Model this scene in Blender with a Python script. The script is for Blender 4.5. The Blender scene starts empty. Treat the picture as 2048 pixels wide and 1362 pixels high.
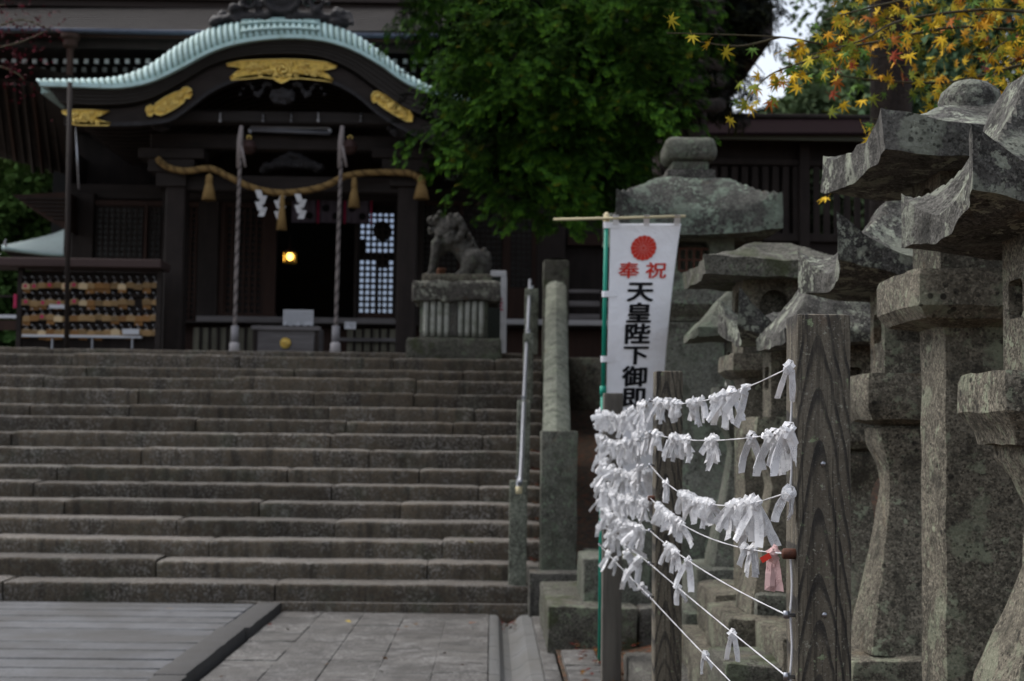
import bpy, bmesh, math, random
import numpy as np
from mathutils import Vector, Matrix, noise, Euler

random.seed(7); RNG = np.random.default_rng(11)
SC = bpy.context.scene
COL = SC.collection
R = math.radians

# ------------------------------------------------------------------ camera
F = 2844.0                                   # focal length in pixels of a 2048 px wide frame (50 mm lens)
EYE = Vector((0.0, 0.0, 1.48))
_yd = Vector((-39 / F, -187 / F, -1.0)).normalized()
_zd = Vector((math.sin(R(.75)), math.cos(R(.75)), 0))
_zd = (_zd - _yd * _zd.dot(_yd)).normalized()
_xd = _yd.cross(_zd)
CAM = Matrix((_xd, _yd, _zd))                # camera axes -> world
cd = bpy.data.cameras.new('camera'); cam = bpy.data.objects.new('camera', cd); COL.objects.link(cam)
cam.matrix_world = Matrix.Translation(EYE) @ CAM.to_4x4()
cd.sensor_width = 36.0; cd.lens = 50.0; cd.clip_start = .05; cd.clip_end = 3000
cd.dof.use_dof = True; cd.dof.focus_distance = 3.15; cd.dof.aperture_fstop = 6.0; cd.dof.aperture_blades = 9
SC.camera = cam

def ray(px, py):
    return CAM @ Vector(((px - 1024) / F, (681 - py) / F, -1.0))
def at(px, py, Y):                           # point of the place seen at a pixel, at distance Y in front
    d = ray(px, py); return EYE + d * (Y / d.y)
def atz(px, py, Z):
    d = ray(px, py); return EYE + d * ((Z - EYE.z) / d.z)

# ------------------------------------------------------------------ light
W = bpy.data.worlds.new('World'); SC.world = W; W.use_nodes = True
nt = W.node_tree; nt.nodes.clear()
wo = nt.nodes.new('ShaderNodeOutputWorld'); bg = nt.nodes.new('ShaderNodeBackground')
sk = nt.nodes.new('ShaderNodeTexSky'); sk.sky_type = 'NISHITA'; sk.sun_disc = False
SUN_EL, SUN_AZ = R(58), R(-62)               # azimuth from +Y towards +X
sk.sun_elevation = SUN_EL; sk.sun_rotation = SUN_AZ; sk.air_density = 1.0; sk.dust_density = 3.0; sk.ozone_density = 1.0
hs = nt.nodes.new('ShaderNodeHueSaturation'); hs.inputs['Saturation'].default_value = .42
nt.links.new(sk.outputs[0], hs.inputs['Color']); nt.links.new(hs.outputs[0], bg.inputs['Color'])
bg.inputs['Strength'].default_value = .12
nt.links.new(bg.outputs[0], wo.inputs['Surface'])
sl = bpy.data.lights.new('sun', 'SUN'); sl.energy = .95; sl.angle = R(55); sl.color = (1, .97, .93)
so = bpy.data.objects.new('sun', sl); COL.objects.link(so)
sd = Vector((math.sin(SUN_AZ) * math.cos(SUN_EL), math.cos(SUN_AZ) * math.cos(SUN_EL), math.sin(SUN_EL)))
so.rotation_euler = sd.to_track_quat('Z', 'Y').to_euler(); so.location = (-10, 5, 30)
SC.view_settings.view_transform = 'Standard'; SC.view_settings.look = 'None'
SC.view_settings.exposure = 1.05; SC.view_settings.gamma = 1.0; SC.view_settings.use_curve_mapping = False
SC.cycles.use_denoising = True
SC.cycles.max_bounces = 6; SC.cycles.diffuse_bounces = 3; SC.cycles.transparent_max_bounces = 8

# ------------------------------------------------------------------ materials
def mat(name, base, rough=.85, metal=0.0, layers=(), bump=(), coord='pos', spec=.3, attr=None, objvar=None):
    """layers: (kind, scale, colour, lo, hi, amount, stretch); bump: (scale, strength, distance)"""
    m = bpy.data.materials.new(name); m.use_nodes = True
    n = m.node_tree.nodes; l = m.node_tree.links; b = n['Principled BSDF']
    b.inputs['Roughness'].default_value = rough; b.inputs['Metallic'].default_value = metal
    b.inputs['Specular IOR Level'].default_value = spec
    if coord == 'pos':
        g = n.new('ShaderNodeNewGeometry'); co = g.outputs['Position']
    elif coord == 'uv':
        g = n.new('ShaderNodeTexCoord'); co = g.outputs['UV']
    else:
        g = n.new('ShaderNodeTexCoord'); co = g.outputs['Object']
    rgb = n.new('ShaderNodeRGB'); rgb.outputs[0].default_value = (*base, 1); cur = rgb.outputs[0]
    def tex(kind, scale, stretch):
        v = co
        if stretch:
            mp = n.new('ShaderNodeVectorMath'); mp.operation = 'MULTIPLY'; mp.inputs[1].default_value = stretch
            l.new(co, mp.inputs[0]); v = mp.outputs[0]
        if kind == 'vor':
            t = n.new('ShaderNodeTexVoronoi'); t.inputs['Scale'].default_value = scale; l.new(v, t.inputs['Vector']); return t.outputs['Distance']
        if kind == 'cell':
            t = n.new('ShaderNodeTexVoronoi'); t.inputs['Scale'].default_value = scale; l.new(v, t.inputs['Vector'])
            s = n.new('ShaderNodeSeparateColor'); l.new(t.outputs['Color'], s.inputs[0]); return s.outputs[0]
        t = n.new('ShaderNodeTexNoise'); t.inputs['Scale'].default_value = scale
        t.inputs['Detail'].default_value = 5 if kind == 'noise' else 2; t.inputs['Roughness'].default_value = .62
        l.new(v, t.inputs['Vector']); return t.outputs[0]
    for L in layers:
        kind, scale, colr, lo, hi = L[:5]; amt = L[5] if len(L) > 5 else 1.0; st = L[6] if len(L) > 6 else None
        mr = n.new('ShaderNodeMapRange'); mr.inputs['From Min'].default_value = lo; mr.inputs['From Max'].default_value = hi
        mr.inputs['To Max'].default_value = amt
        if kind == 'up':                        # upward faces painted lighter: overhead light on the treads, and wear
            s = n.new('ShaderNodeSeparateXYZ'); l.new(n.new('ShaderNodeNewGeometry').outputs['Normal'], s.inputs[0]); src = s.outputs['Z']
        else: src = tex(kind, scale, st)
        l.new(src, mr.inputs['Value'])
        fo = mr.outputs[0]
        if len(L) > 7 and L[7]:                 # only inside the patches of a coarser noise
            k2 = n.new('ShaderNodeMapRange'); k2.inputs['From Min'].default_value = L[7][1]; k2.inputs['From Max'].default_value = L[7][2]; l.new(tex('noise', L[7][0], None), k2.inputs['Value'])
            mm_ = n.new('ShaderNodeMath'); mm_.operation = 'MULTIPLY'; l.new(fo, mm_.inputs[0]); l.new(k2.outputs[0], mm_.inputs[1]); fo = mm_.outputs[0]
        mx = n.new('ShaderNodeMix'); mx.data_type = 'RGBA'; l.new(fo, mx.inputs['Factor'])
        l.new(cur, mx.inputs['A']); mx.inputs['B'].default_value = (*colr, 1); cur = mx.outputs['Result']
    if attr:                                    # colour attribute multiplies the base
        a = n.new('ShaderNodeAttribute'); a.attribute_name = attr
        mx = n.new('ShaderNodeMix'); mx.data_type = 'RGBA'; mx.blend_type = 'MULTIPLY'; mx.inputs['Factor'].default_value = 1
        l.new(cur, mx.inputs['A']); l.new(a.outputs['Color'], mx.inputs['B']); cur = mx.outputs['Result']
    if objvar:
        oi = n.new('ShaderNodeObjectInfo'); mr = n.new('ShaderNodeMapRange')
        mr.inputs['To Min'].default_value = objvar[0]; mr.inputs['To Max'].default_value = objvar[1]
        l.new(oi.outputs['Random'], mr.inputs['Value'])
        hv = n.new('ShaderNodeHueSaturation'); l.new(mr.outputs[0], hv.inputs['Value']); l.new(cur, hv.inputs['Color']); cur = hv.outputs[0]
    l.new(cur, b.inputs['Base Color'])
    prev = None
    for (s, st, d) in bump:
        bp = n.new('ShaderNodeBump'); bp.inputs['Strength'].default_value = st; bp.inputs['Distance'].default_value = d
        l.new(tex('noise', s, None), bp.inputs['Height'])
        if prev: l.new(prev, bp.inputs['Normal'])
        prev = bp.outputs[0]
    if prev: l.new(prev, b.inputs['Normal'])
    return m

def granite(name, base=(.140, .126, .098), lichen=(.215, .235, .165), dark=(.032, .030, .024), lich=.60, moss=None, spk=170, green=.0):
    d2 = tuple(c * .35 for c in base); l2 = tuple(min(1, c * 1.75) for c in base)
    ly = [('noise', 2.3, dark, .47, .68, .75), ('cell', spk, d2, .45, .85, .95), ('cell', spk * .8 + 13, l2, .6, 1.0, .9), ('cell', spk * .37, d2, .72, 1.0, .6), ('noise', 1.1, tuple(c * 1.5 for c in base), .5, .75, .6),
          ('noise', 9, dark, .52, .68, .75), ('noise', 5.1, lichen, lich - .03, lich + .02, .48), ('noise', 17, lichen, lich - .02, lich + .01, .8, None, (2.7, .45, .58)), ('noise', 33, tuple(c * 1.25 for c in lichen), lich - .01, lich + .02, .8, None, (4.1, .48, .6)), ('vor', 26, (.014, .013, .011), .30, .22, .85, None, (3.7, .52, .62)), ('vor', 60, (.02, .018, .015), .34, .22, .8, None, (5.3, .5, .6)), ('noise', 4, (.16, .10, .05), .62, .74, .35), ('noise', 38, dark, .60, .66, .8), ('noise', 6.5, dark, .60, .70, .7, (1, 1, .2))]
    if moss: ly.append(('noise', 3.3, moss, .52, .62, .75))
    if green: ly.append(('noise', 1.7, (.082, .092, .066), .42, .7, green))
    return mat(name, base, .93, layers=ly, bump=[(14, .5, .03), (60, .5, .012), (spk, .5, .003)], spec=.2)

M = {}
M['granite'] = granite('granite')
M['granite_pale'] = granite('pale green granite', (.20, .21, .17), (.27, .30, .22), lich=.62, green=.5)
M['granite_dark'] = granite('dark granite', (.095, .09, .08), (.17, .19, .145), lich=.64, dark=(.022, .022, .019))
M['granite_roof'] = granite('roof granite', (.085, .082, .074), (.27, .29, .23), (.015, .015, .013), lich=.57)
M['granite_moss'] = granite('mossy granite', (.10, .096, .08), (.14, .165, .11), moss=(.04, .047, .02))
M['granite_green'] = granite('green stained granite', (.125, .125, .105), (.16, .2, .14), green=.7)
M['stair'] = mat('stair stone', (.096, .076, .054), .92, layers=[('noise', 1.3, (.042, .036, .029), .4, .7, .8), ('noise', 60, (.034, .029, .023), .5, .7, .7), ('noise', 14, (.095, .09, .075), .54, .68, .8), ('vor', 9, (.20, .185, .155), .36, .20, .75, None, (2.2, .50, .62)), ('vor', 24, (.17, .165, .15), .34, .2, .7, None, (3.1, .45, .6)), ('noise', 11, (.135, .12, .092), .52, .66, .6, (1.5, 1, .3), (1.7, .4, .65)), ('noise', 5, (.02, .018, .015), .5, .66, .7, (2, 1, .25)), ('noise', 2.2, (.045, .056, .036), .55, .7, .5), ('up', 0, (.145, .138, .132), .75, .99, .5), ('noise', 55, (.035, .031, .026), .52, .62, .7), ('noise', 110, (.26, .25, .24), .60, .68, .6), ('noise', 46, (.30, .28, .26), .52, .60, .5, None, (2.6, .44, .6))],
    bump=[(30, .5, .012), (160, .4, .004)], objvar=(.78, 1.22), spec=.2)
M['paver'] = mat('sawn path stone', (.096, .099, .106), .75, layers=[('noise', 2.0, (.045, .044, .043), .42, .7, .8), ('noise', 120, (.08, .08, .08), .5, .68, .7), ('noise', 40, (.15, .15, .155), .5, .70, .6, (.4, 1, 1)), ('noise', 7, (.12, .12, .122), .55, .7, .5), ('noise', 70, (.035, .033, .03), .56, .64, .7), ('noise', 1.1, (.05, .047, .043), .46, .62, .7)], bump=[(150, .4, .003)], objvar=(.86, 1.12), spec=.35)
M['tile'] = mat('worn court tile', (.066, .061, .055), .58, layers=[('noise', 3.2, (.036, .033, .03), .4, .66, .85), ('noise', 13, (.20, .196, .19), .50, .60, .75, (.6, 1.0, 1), (1.6, .36, .58)), ('noise', 42, (.30, .295, .285), .53, .60, .7, None, (2.3, .40, .6)), ('noise', 5, (.03, .027, .024), .54, .64, .75), ('noise', 60, (.022, .019, .016), .54, .62, .8), ('noise', 2.1, (.12, .115, .105), .5, .66, .6), ('noise', 70, (.03, .027, .025), .52, .68, .7)], bump=[(32, .8, .014), (110, .5, .005)], objvar=(.82, 1.15), spec=.5)  # whitish flecks: partly wear, partly sky glints painted into the colour
M['kerb'] = mat('dark kerb stone', (.055, .053, .052), .85, layers=[('noise', 90, (.10, .10, .10), .52, .7, .6), ('noise', 6, (.05, .047, .043), .45, .7, .8)], bump=[(80, .5, .006)])
M['concrete'] = mat('gutter concrete', (.10, .10, .097), .85, layers=[('noise', 4, (.085, .08, .07), .45, .7, .8, (1, .3, 1)), ('noise', 80, (.10, .10, .097), .5, .7, .6), ('noise', 1.5, (.135, .135, .135), .5, .7, .5)], bump=[(70, .4, .005)])
M['soil'] = mat('leaf strewn soil', (.05, .036, .024), .95, layers=[('noise', 6, (.02, .016, .012), .42, .66, .8), ('cell', 28, (.16, .05, .02), .6, .9, .7), ('cell', 37, (.09, .06, .03), .55, .9, .6)], bump=[(25, .8, .03), (90, .6, .01)])
M['wood'] = mat('black aged timber', (.026, .0195, .017), .75, layers=[('noise', 9, (.012, .009, .008), .4, .7, .8, (1, 1, .12)), ('noise', 3, (.034, .026, .023), .5, .75, .7)], bump=[(40, .3, .006)], spec=.2)
M['wood_x'] = mat('black aged timber beam', (.027, .021, .0185), .75, layers=[('noise', 9, (.012, .009, .008), .4, .7, .8, (.12, 1, 1)), ('noise', 3, (.034, .027, .025), .5, .75, .6)], bump=[(40, .3, .006)], spec=.2)
M['wood_red'] = mat('red brown timber', (.040, .020, .014), .7, layers=[('noise', 9, (.02, .011, .009), .4, .7, .8, (1, 1, .12))], spec=.2)
M['wood_grey'] = mat('weathered grey timber', (.15, .138, .138), .8, layers=[('noise', 14, (.085, .076, .074), .42, .68, .8, (.12, 1, 1)), ('noise', 3, (.19, .18, .182), .5, .75, .6)], spec=.25)
M['wood_pale'] = mat('pale dry timber', (.17, .16, .12), .8, layers=[('noise', 14, (.06, .053, .04), .42, .7, .8, (1, 1, .12))])
M['bark_eave'] = mat('layered bark eave', (.034, .030, .027), .9, layers=[('noise', 120, (.018, .015, .013), .4, .7, .9, (.06, 1, 1))], bump=[(90, .5, .01)])
M['carved'] = mat('carved dark timber', (.017, .015, .016), .6, layers=[('noise', 12, (.04, .038, .043), .56, .74, .7)], bump=[(25, .7, .03)])
M['copper'] = mat('verdigris copper', (.36, .51, .505), .55, layers=[('noise', 5, (.24, .36, .33), .45, .7, .8), ('noise', 40, (.46, .60, .58), .5, .7, .6), ('noise', 13, (.16, .20, .17), .58, .68, .7)], spec=.4, objvar=(.9, 1.08))
M['copper_seam'] = mat('verdigris seam', (.20, .27, .235), .6, layers=[('noise', 12, (.13, .18, .15), .45, .7, .8)])
M['bark_roof'] = mat('cypress bark roof', (.038, .032, .029), .92, layers=[('noise', 30, (.022, .019, .017), .42, .66, .9, (.05, 1, 4)), ('noise', 1.6, (.046, .041, .038), .5, .7, .5)], bump=[(60, .6, .02)])
M['slate'] = mat('blue grey eave edge', (.075, .085, .12), .7, layers=[('noise', 8, (.045, .05, .07), .45, .7, .8)])
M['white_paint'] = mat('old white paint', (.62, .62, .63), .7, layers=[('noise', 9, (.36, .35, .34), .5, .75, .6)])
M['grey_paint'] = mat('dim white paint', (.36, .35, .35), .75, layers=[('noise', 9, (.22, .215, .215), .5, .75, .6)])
M['gold'] = mat('gilt copper', (.84, .60, .15), .40, 1.0, layers=[('noise', 22, (.42, .27, .07), .5, .66, .8)], bump=[(30, 1.0, .03), (70, .6, .01)])
M['gold_plain'] = mat('smooth gilt copper', (.90, .68, .22), .36, 1.0, layers=[('noise', 15, (.58, .37, .09), .5, .75, .5)])
M['straw'] = mat('rice straw rope', (.30, .195, .075), .9, layers=[('noise', 60, (.15, .09, .03), .45, .7, .8)], bump=[(90, .6, .01)])
M['straw_dark'] = mat('shaded straw strand', (.17, .105, .04), .9, layers=[('noise', 60, (.10, .06, .02), .45, .7, .8)])
M['copper_pale'] = mat('pale copper sheet', (.48, .58, .58), .6, layers=[('noise', 9, (.36, .46, .45), .45, .7, .7)])
M['cord'] = mat('white cotton cord', (.60, .60, .62), .9, layers=[('noise', 300, (.40, .40, .42), .45, .7, .8)], bump=[(500, .5, .002)])
M['bellrope'] = mat('faded bell rope', (.27, .235, .225), .9, layers=[('noise', 50, (.16, .135, .13), .45, .7, .8)])
M['paper'] = None
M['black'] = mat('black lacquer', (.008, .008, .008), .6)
M['cloth'] = mat('banner cloth', (.88, .88, .91), .9, layers=[('noise', 2.5, (.76, .77, .81), .45, .7, .6)], bump=[(6, .35, .05)], spec=.1)
M['ink_red'] = mat('red print', (.55, .045, .03), .9, spec=.1)
M['ink_pale'] = mat('pale print', (.68, .42, .40), .9, spec=.1)
M['ink_black'] = mat('black print', (.012, .012, .014), .9, spec=.1)
M['green_pole'] = mat('green plastic pole', (.005, .235, .16), .4, layers=[('noise', 30, (.005, .18, .12), .5, .7, .5)])
M['bamboo'] = mat('pale crossbar', (.55, .48, .30), .6)
M['steel'] = mat('dull steel', (.32, .33, .36), .4, .9, layers=[('noise', 20, (.2, .2, .22), .5, .7, .5)])
M['iron'] = mat('rusty iron', (.10, .04, .025), .7, .4, layers=[('noise', 90, (.04, .022, .018), .45, .7, .8)], bump=[(200, .5, .003)])
M['leafgreen'] = mat('cypress leaf', (.030, .074, .013), .95, attr='tint', spec=.03)
M['leafhill'] = mat('hill foliage', (.105, .14, .078), .95, attr='tint', spec=.03)
M['leafdark'] = mat('dark conifer leaf', (.020, .026, .018), .8, attr='tint', spec=.1)
M['bark'] = mat('cedar bark', (.032, .023, .018), .95, layers=[('noise', 12, (.012, .009, .008), .42, .66, .9, (1, 1, .1))], bump=[(16, .9, .05)])
M['twig'] = mat('maple twig', (.065, .055, .03), .9, layers=[('noise', 40, (.03, .022, .014), .45, .7, .8)])
M['maple'] = mat('autumn maple leaf', (1, 1, 1), .8, attr='tint', spec=.2)
M['redleaf'] = mat('dark red maple leaf', (.075, .006, .012), .7, attr='tint', spec=.1)
M['litter'] = mat('fallen leaf', (1, 1, 1), .9, attr='tint', spec=.1)
M['ema'] = mat('plain wooden plaque', (.30, .19, .085), .8, layers=[('noise', 30, (.21, .13, .055), .45, .7, .7, (.2, 1, 1))], objvar=(.55, 1.1))
M['pink'] = mat('crimson print', (.42, .03, .09), .8)
M['metal_white'] = mat('pale enamel', (.50, .51, .54), .5)
M['bronze'] = mat('dull red bronze', (.085, .05, .045), .5, .5, layers=[('noise', 10, (.05, .03, .028), .45, .7, .7)])

# papers with columns of faint print
def paper_mat(name, base, ink):
    m = bpy.data.materials.new(name); m.use_nodes = True
    n = m.node_tree.nodes; l = m.node_tree.links; b = n['Principled BSDF']; b.inputs['Roughness'].default_value = .9
    b.inputs['Specular IOR Level'].default_value = .1
    tc = n.new('ShaderNodeTexCoord'); oi = n.new('ShaderNodeObjectInfo')
    sp = n.new('ShaderNodeSeparateXYZ'); l.new(tc.outputs['UV'], sp.inputs[0])
    def mth(op, a, v):
        k = n.new('ShaderNodeMath'); k.operation = op; l.new(a, k.inputs[0])
        if isinstance(v, (int, float)): k.inputs[1].default_value = v
        else: l.new(v, k.inputs[1])
        return k.outputs[0]
    col = mth('LESS_THAN', mth('FRACT', mth('MULTIPLY', sp.outputs[0], 330.), 0.), .42)
    nz = n.new('ShaderNodeTexNoise'); nz.inputs['Scale'].default_value = 700; nz.inputs['Detail'].default_value = 0; l.new(tc.outputs['UV'], nz.inputs['Vector'])
    ad = n.new('ShaderNodeTexNoise'); ad.inputs['Scale'].default_value = 28; l.new(tc.outputs['UV'], ad.inputs['Vector'])
    f = mth('MULTIPLY', mth('MULTIPLY', col, mth('GREATER_THAN', nz.outputs[0], .5)), mth('GREATER_THAN', ad.outputs[0], .48))
    mx = n.new('ShaderNodeMix'); mx.data_type = 'RGBA'; l.new(mth('MULTIPLY', f, .85), mx.inputs['Factor'])
    mx.inputs['A'].default_value = (*base, 1); mx.inputs['B'].default_value = (*ink, 1)
    hv = n.new('ShaderNodeHueSaturation'); mr = n.new('ShaderNodeMapRange'); mr.inputs['To Min'].default_value = .82; mr.inputs['To Max'].default_value = 1.04
    l.new(oi.outputs['Random'], mr.inputs['Value']); l.new(mr.outputs[0], hv.inputs['Value']); l.new(mx.outputs['Result'], hv.inputs['Color'])
    l.new(hv.outputs[0], b.inputs['Base Color'])
    tr = n.new('ShaderNodeBsdfTranslucent'); l.new(hv.outputs[0], tr.inputs['Color'])
    ms = n.new('ShaderNodeMixShader'); ms.inputs[0].default_value = .25
    l.new(b.outputs[0], ms.inputs[1]); l.new(tr.outputs[0], ms.inputs[2]); l.new(ms.outputs[0], n['Material Output'].inputs['Surface'])
    return m
M['paper'] = paper_mat('tied paper', (.90, .90, .91), (.25, .25, .28))
M['paper_pink'] = paper_mat('pink tied paper', (.78, .55, .54), (.35, .15, .15))

def post_mat():                              # plain sawn post: nested arches of dark late wood
    m = mat('weathered post wood', (.135, .118, .088), .85, coord='obj',
            layers=[('noise', 20, (.06, .05, .038), .42, .66, .7, (1, 1, .08)), ('noise', 75, (.03, .026, .02), .50, .60, .75, (1, 1, .03)), ('noise', 34, (.016, .014, .012), .60, .64, .9, (1, 1, .02)), ('noise', 5, (.17, .155, .125), .5, .7, .6, (1, 1, .3)), ('noise', 7, (.085, .045, .028), .60, .76, .5), ('noise', 150, (.035, .03, .024), .5, .7, .6),
                    ('noise', 90, (.30, .30, .24), .62, .70, .7), ('noise', 160, (.26, .25, .22), .60, .68, .6), ('noise', 45, (.20, .25, .14), .64, .70, .7)], bump=[(120, .5, .004)])
    n = m.node_tree.nodes; l = m.node_tree.links; b = n['Principled BSDF']
    tc = n.new('ShaderNodeTexCoord'); s = n.new('ShaderNodeSeparateXYZ'); l.new(tc.outputs['Object'], s.inputs[0])
    def mth(op, a, v=0., c=None):
        k = n.new('ShaderNodeMath'); k.operation = op
        for i, q in enumerate((a, v)):
            if isinstance(q, (int, float)): k.inputs[i].default_value = q
            else: l.new(q, k.inputs[i])
        return k.outputs[0]
    nz = n.new('ShaderNodeTexNoise'); nz.inputs['Scale'].default_value = 9; nz.inputs['Detail'].default_value = 2; l.new(tc.outputs['Object'], nz.inputs['Vector'])
    nz2 = n.new('ShaderNodeTexNoise'); nz2.inputs['Scale'].default_value = 3.2; nz2.inputs['Detail'].default_value = 1
    vm = n.new('ShaderNodeVectorMath'); vm.operation = 'MULTIPLY'; vm.inputs[1].default_value = (1.6, 1, .9); l.new(tc.outputs['Object'], vm.inputs[0]); l.new(vm.outputs[0], nz2.inputs['Vector'])
    dx = mth('ADD', mth('ADD', s.outputs[0], .012), mth('MULTIPLY', mth('SUBTRACT', nz.outputs[0], .5), .012))
    r = mth('SQRT', mth('ADD', mth('MULTIPLY', dx, dx), .00042))
    f = mth('FRACT', mth('ADD', mth('DIVIDE', mth('ADD', s.outputs[2], mth('MULTIPLY', r, 6.6)), .124), mth('ADD', mth('MULTIPLY', nz.outputs[0], .35), mth('MULTIPLY', nz2.outputs[0], 1.7))))
    mr = n.new('ShaderNodeMapRange'); mr.inputs['From Min'].default_value = .58; mr.inputs['From Max'].default_value = .78; l.new(f, mr.inputs['Value'])
    m2 = n.new('ShaderNodeMapRange'); m2.inputs['From Min'].default_value = 1.0; m2.inputs['From Max'].default_value = .965; l.new(f, m2.inputs['Value'])
    nz3 = n.new('ShaderNodeTexNoise'); nz3.inputs['Scale'].default_value = 14; l.new(tc.outputs['Object'], nz3.inputs['Vector'])
    m3 = n.new('ShaderNodeMapRange'); m3.inputs['From Min'].default_value = .3; m3.inputs['From Max'].default_value = .55; m3.inputs['To Min'].default_value = .35; l.new(nz3.outputs[0], m3.inputs['Value'])
    fac = mth('MULTIPLY', mth('MULTIPLY', mth('MULTIPLY', mr.outputs[0], m2.outputs[0]), .76), m3.outputs[0])
    src = b.inputs['Base Color'].links[0].from_socket
    mx = n.new('ShaderNodeMix'); mx.data_type = 'RGBA'; l.new(fac, mx.inputs['Factor']); l.new(src, mx.inputs['A']); mx.inputs['B'].default_value = (.010, .010, .011, 1)
    l.new(mx.outputs['Result'], b.inputs['Base Color'])
    return m
M['post'] = post_mat()
M['post_grey'] = mat('grey post wood', (.115, .105, .09), .85, layers=[('noise', 20, (.06, .055, .048), .42, .66, .8, (1, 1, .08))], bump=[(90, .5, .005)])

# ------------------------------------------------------------------ mesh helpers
def link(name, me, m=None, parent=None):
    o = bpy.data.objects.new(name, me)
    if me is not None and m is not None:
        me.materials.clear()
        for q in (m if isinstance(m, (list, tuple)) else [m]): me.materials.append(q)
    COL.objects.link(o)
    if parent is not None: o.parent = parent
    return o
def tag(o, label=None, cat=None, group=None, kind=None):
    if label: o['label'] = label
    if cat: o['category'] = cat
    if group: o['group'] = group
    if kind: o['kind'] = kind
    return o
def empty(name, loc, label, cat, group=None, rz=0):
    o = bpy.data.objects.new(name, None); COL.objects.link(o); o.location = loc; o.rotation_euler.z = rz
    o.empty_display_size = .1
    return tag(o, label, cat, group)
def copy_tree(o, parent=None):
    c = o.copy(); COL.objects.link(c)
    if parent is not None: c.parent = parent
    for ch in list(o.children): copy_tree(ch, c)
    return c
def mesh(name, v, f, smooth=False, mi=None):
    me = bpy.data.meshes.new(name); me.from_pydata([tuple(p) for p in v], [], f); me.update()
    if smooth: me.polygons.foreach_set('use_smooth', [True] * len(me.polygons))
    if mi is not None: me.polygons.foreach_set('material_index', mi)
    return me
class MB:
    def __init__(s): s.v = []; s.f = []
    def add(s, v, f):
        b = len(s.v); s.v += [tuple(p) for p in v]; s.f += [tuple(i + b for i in q) for q in f]
    def box(s, x0, x1, y0, y1, z0, z1):
        s.add([(x0, y0, z0), (x1, y0, z0), (x1, y1, z0), (x0, y1, z0), (x0, y0, z1), (x1, y0, z1), (x1, y1, z1), (x0, y1, z1)],
              [(0, 3, 2, 1), (4, 5, 6, 7), (0, 1, 5, 4), (1, 2, 6, 5), (2, 3, 7, 6), (3, 0, 4, 7)])
    def prism(s, poly, y0, y1):              # polygon in (x, z), extruded along y
        n = len(poly)
        s.add([(x, y0, z) for x, z in poly] + [(x, y1, z) for x, z in poly],
              [tuple(range(n)), tuple(range(2 * n - 1, n - 1, -1))] + [(i, i + n, (i + 1) % n + n, (i + 1) % n) for i in range(n)])
    def grid(s, rows, closed=False, caps=False):
        m = len(rows[0]); v = [p for r in rows for p in r]; f = []
        for i in range(len(rows) - 1):
            for j in range(m if closed else m - 1):
                k = (j + 1) % m; f.append((i * m + j, i * m + k, (i + 1) * m + k, (i + 1) * m + j))
        if caps: f += [tuple(range(m - 1, -1, -1)), tuple((len(rows) - 1) * m + j for j in range(m))]
        s.add(v, f)
    def tube(s, pts, rad, n=8, caps=True):
        pts = [Vector(p) for p in pts]; rows = []
        for i, p in enumerate(pts):
            t = (pts[min(i + 1, len(pts) - 1)] - pts[max(i - 1, 0)]).normalized()
            a = t.cross(Vector((0, 0, 1)) if abs(t.z) < .9 else Vector((0, 1, 0))).normalized(); b = t.cross(a)
            r = rad[i] if isinstance(rad, (list, tuple)) else rad
            rows.append([p + a * (r * math.cos(2 * math.pi * k / n)) + b * (r * math.sin(2 * math.pi * k / n)) for k in range(n)])
        s.grid(rows, closed=True, caps=caps)
    def lathe(s, prof, c=(0, 0, 0), n=16, square=0):
        rows = []
        for r, z in prof: rows.append([(c[0] + r * math.cos(2 * math.pi * k / n), c[1] + r * math.sin(2 * math.pi * k / n), c[2] + z) for k in range(n)])
        s.grid(rows, closed=True, caps=True)
    def build(s, name, m, parent=None, smooth=False): return link(name, fix(mesh(name, s.v, s.f, smooth)), m, parent)
def fix(me):
    bm = bmesh.new(); bm.from_mesh(me); bmesh.ops.recalc_face_normals(bm, faces=bm.faces); bm.to_mesh(me); bm.free(); return me
def smooth_by_angle(me, ang=35):
    me.polygons.foreach_set('use_smooth', [True] * len(me.polygons))
    bm = bmesh.new(); bm.from_mesh(me)
    for e in bm.edges:
        if len(e.link_faces) == 2 and e.calc_face_angle(0) > R(ang): e.smooth = False
    bm.to_mesh(me); bm.free(); return me
def rough_mesh(me, amp, sc=6, off=(0, 0, 0)):
    co = np.empty(len(me.vertices) * 3, 'f'); me.vertices.foreach_get('co', co); co = co.reshape(-1, 3)
    o = Vector(off)
    for i in range(len(co)):
        p = Vector(co[i]); d = noise.noise_vector((p + o) * sc) * amp + noise.noise_vector((p + o) * sc * 3.3) * (amp * .45)
        co[i] += d
    me.vertices.foreach_set('co', co.ravel()); me.update(); return me
def slices(bm, cell):
    for ax in range(3):
        c = [v.co[ax] for v in bm.verts]; a, b = min(c), max(c); n = max(1, round((b - a) / cell))
        for i in range(1, n):
            pl = Vector((0, 0, 0)); pl[ax] = a + (b - a) * i / n; no = Vector((0, 0, 0)); no[ax] = 1
            bmesh.ops.bisect_plane(bm, geom=bm.verts[:] + bm.edges[:] + bm.faces[:], plane_co=pl, plane_no=no)
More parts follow.
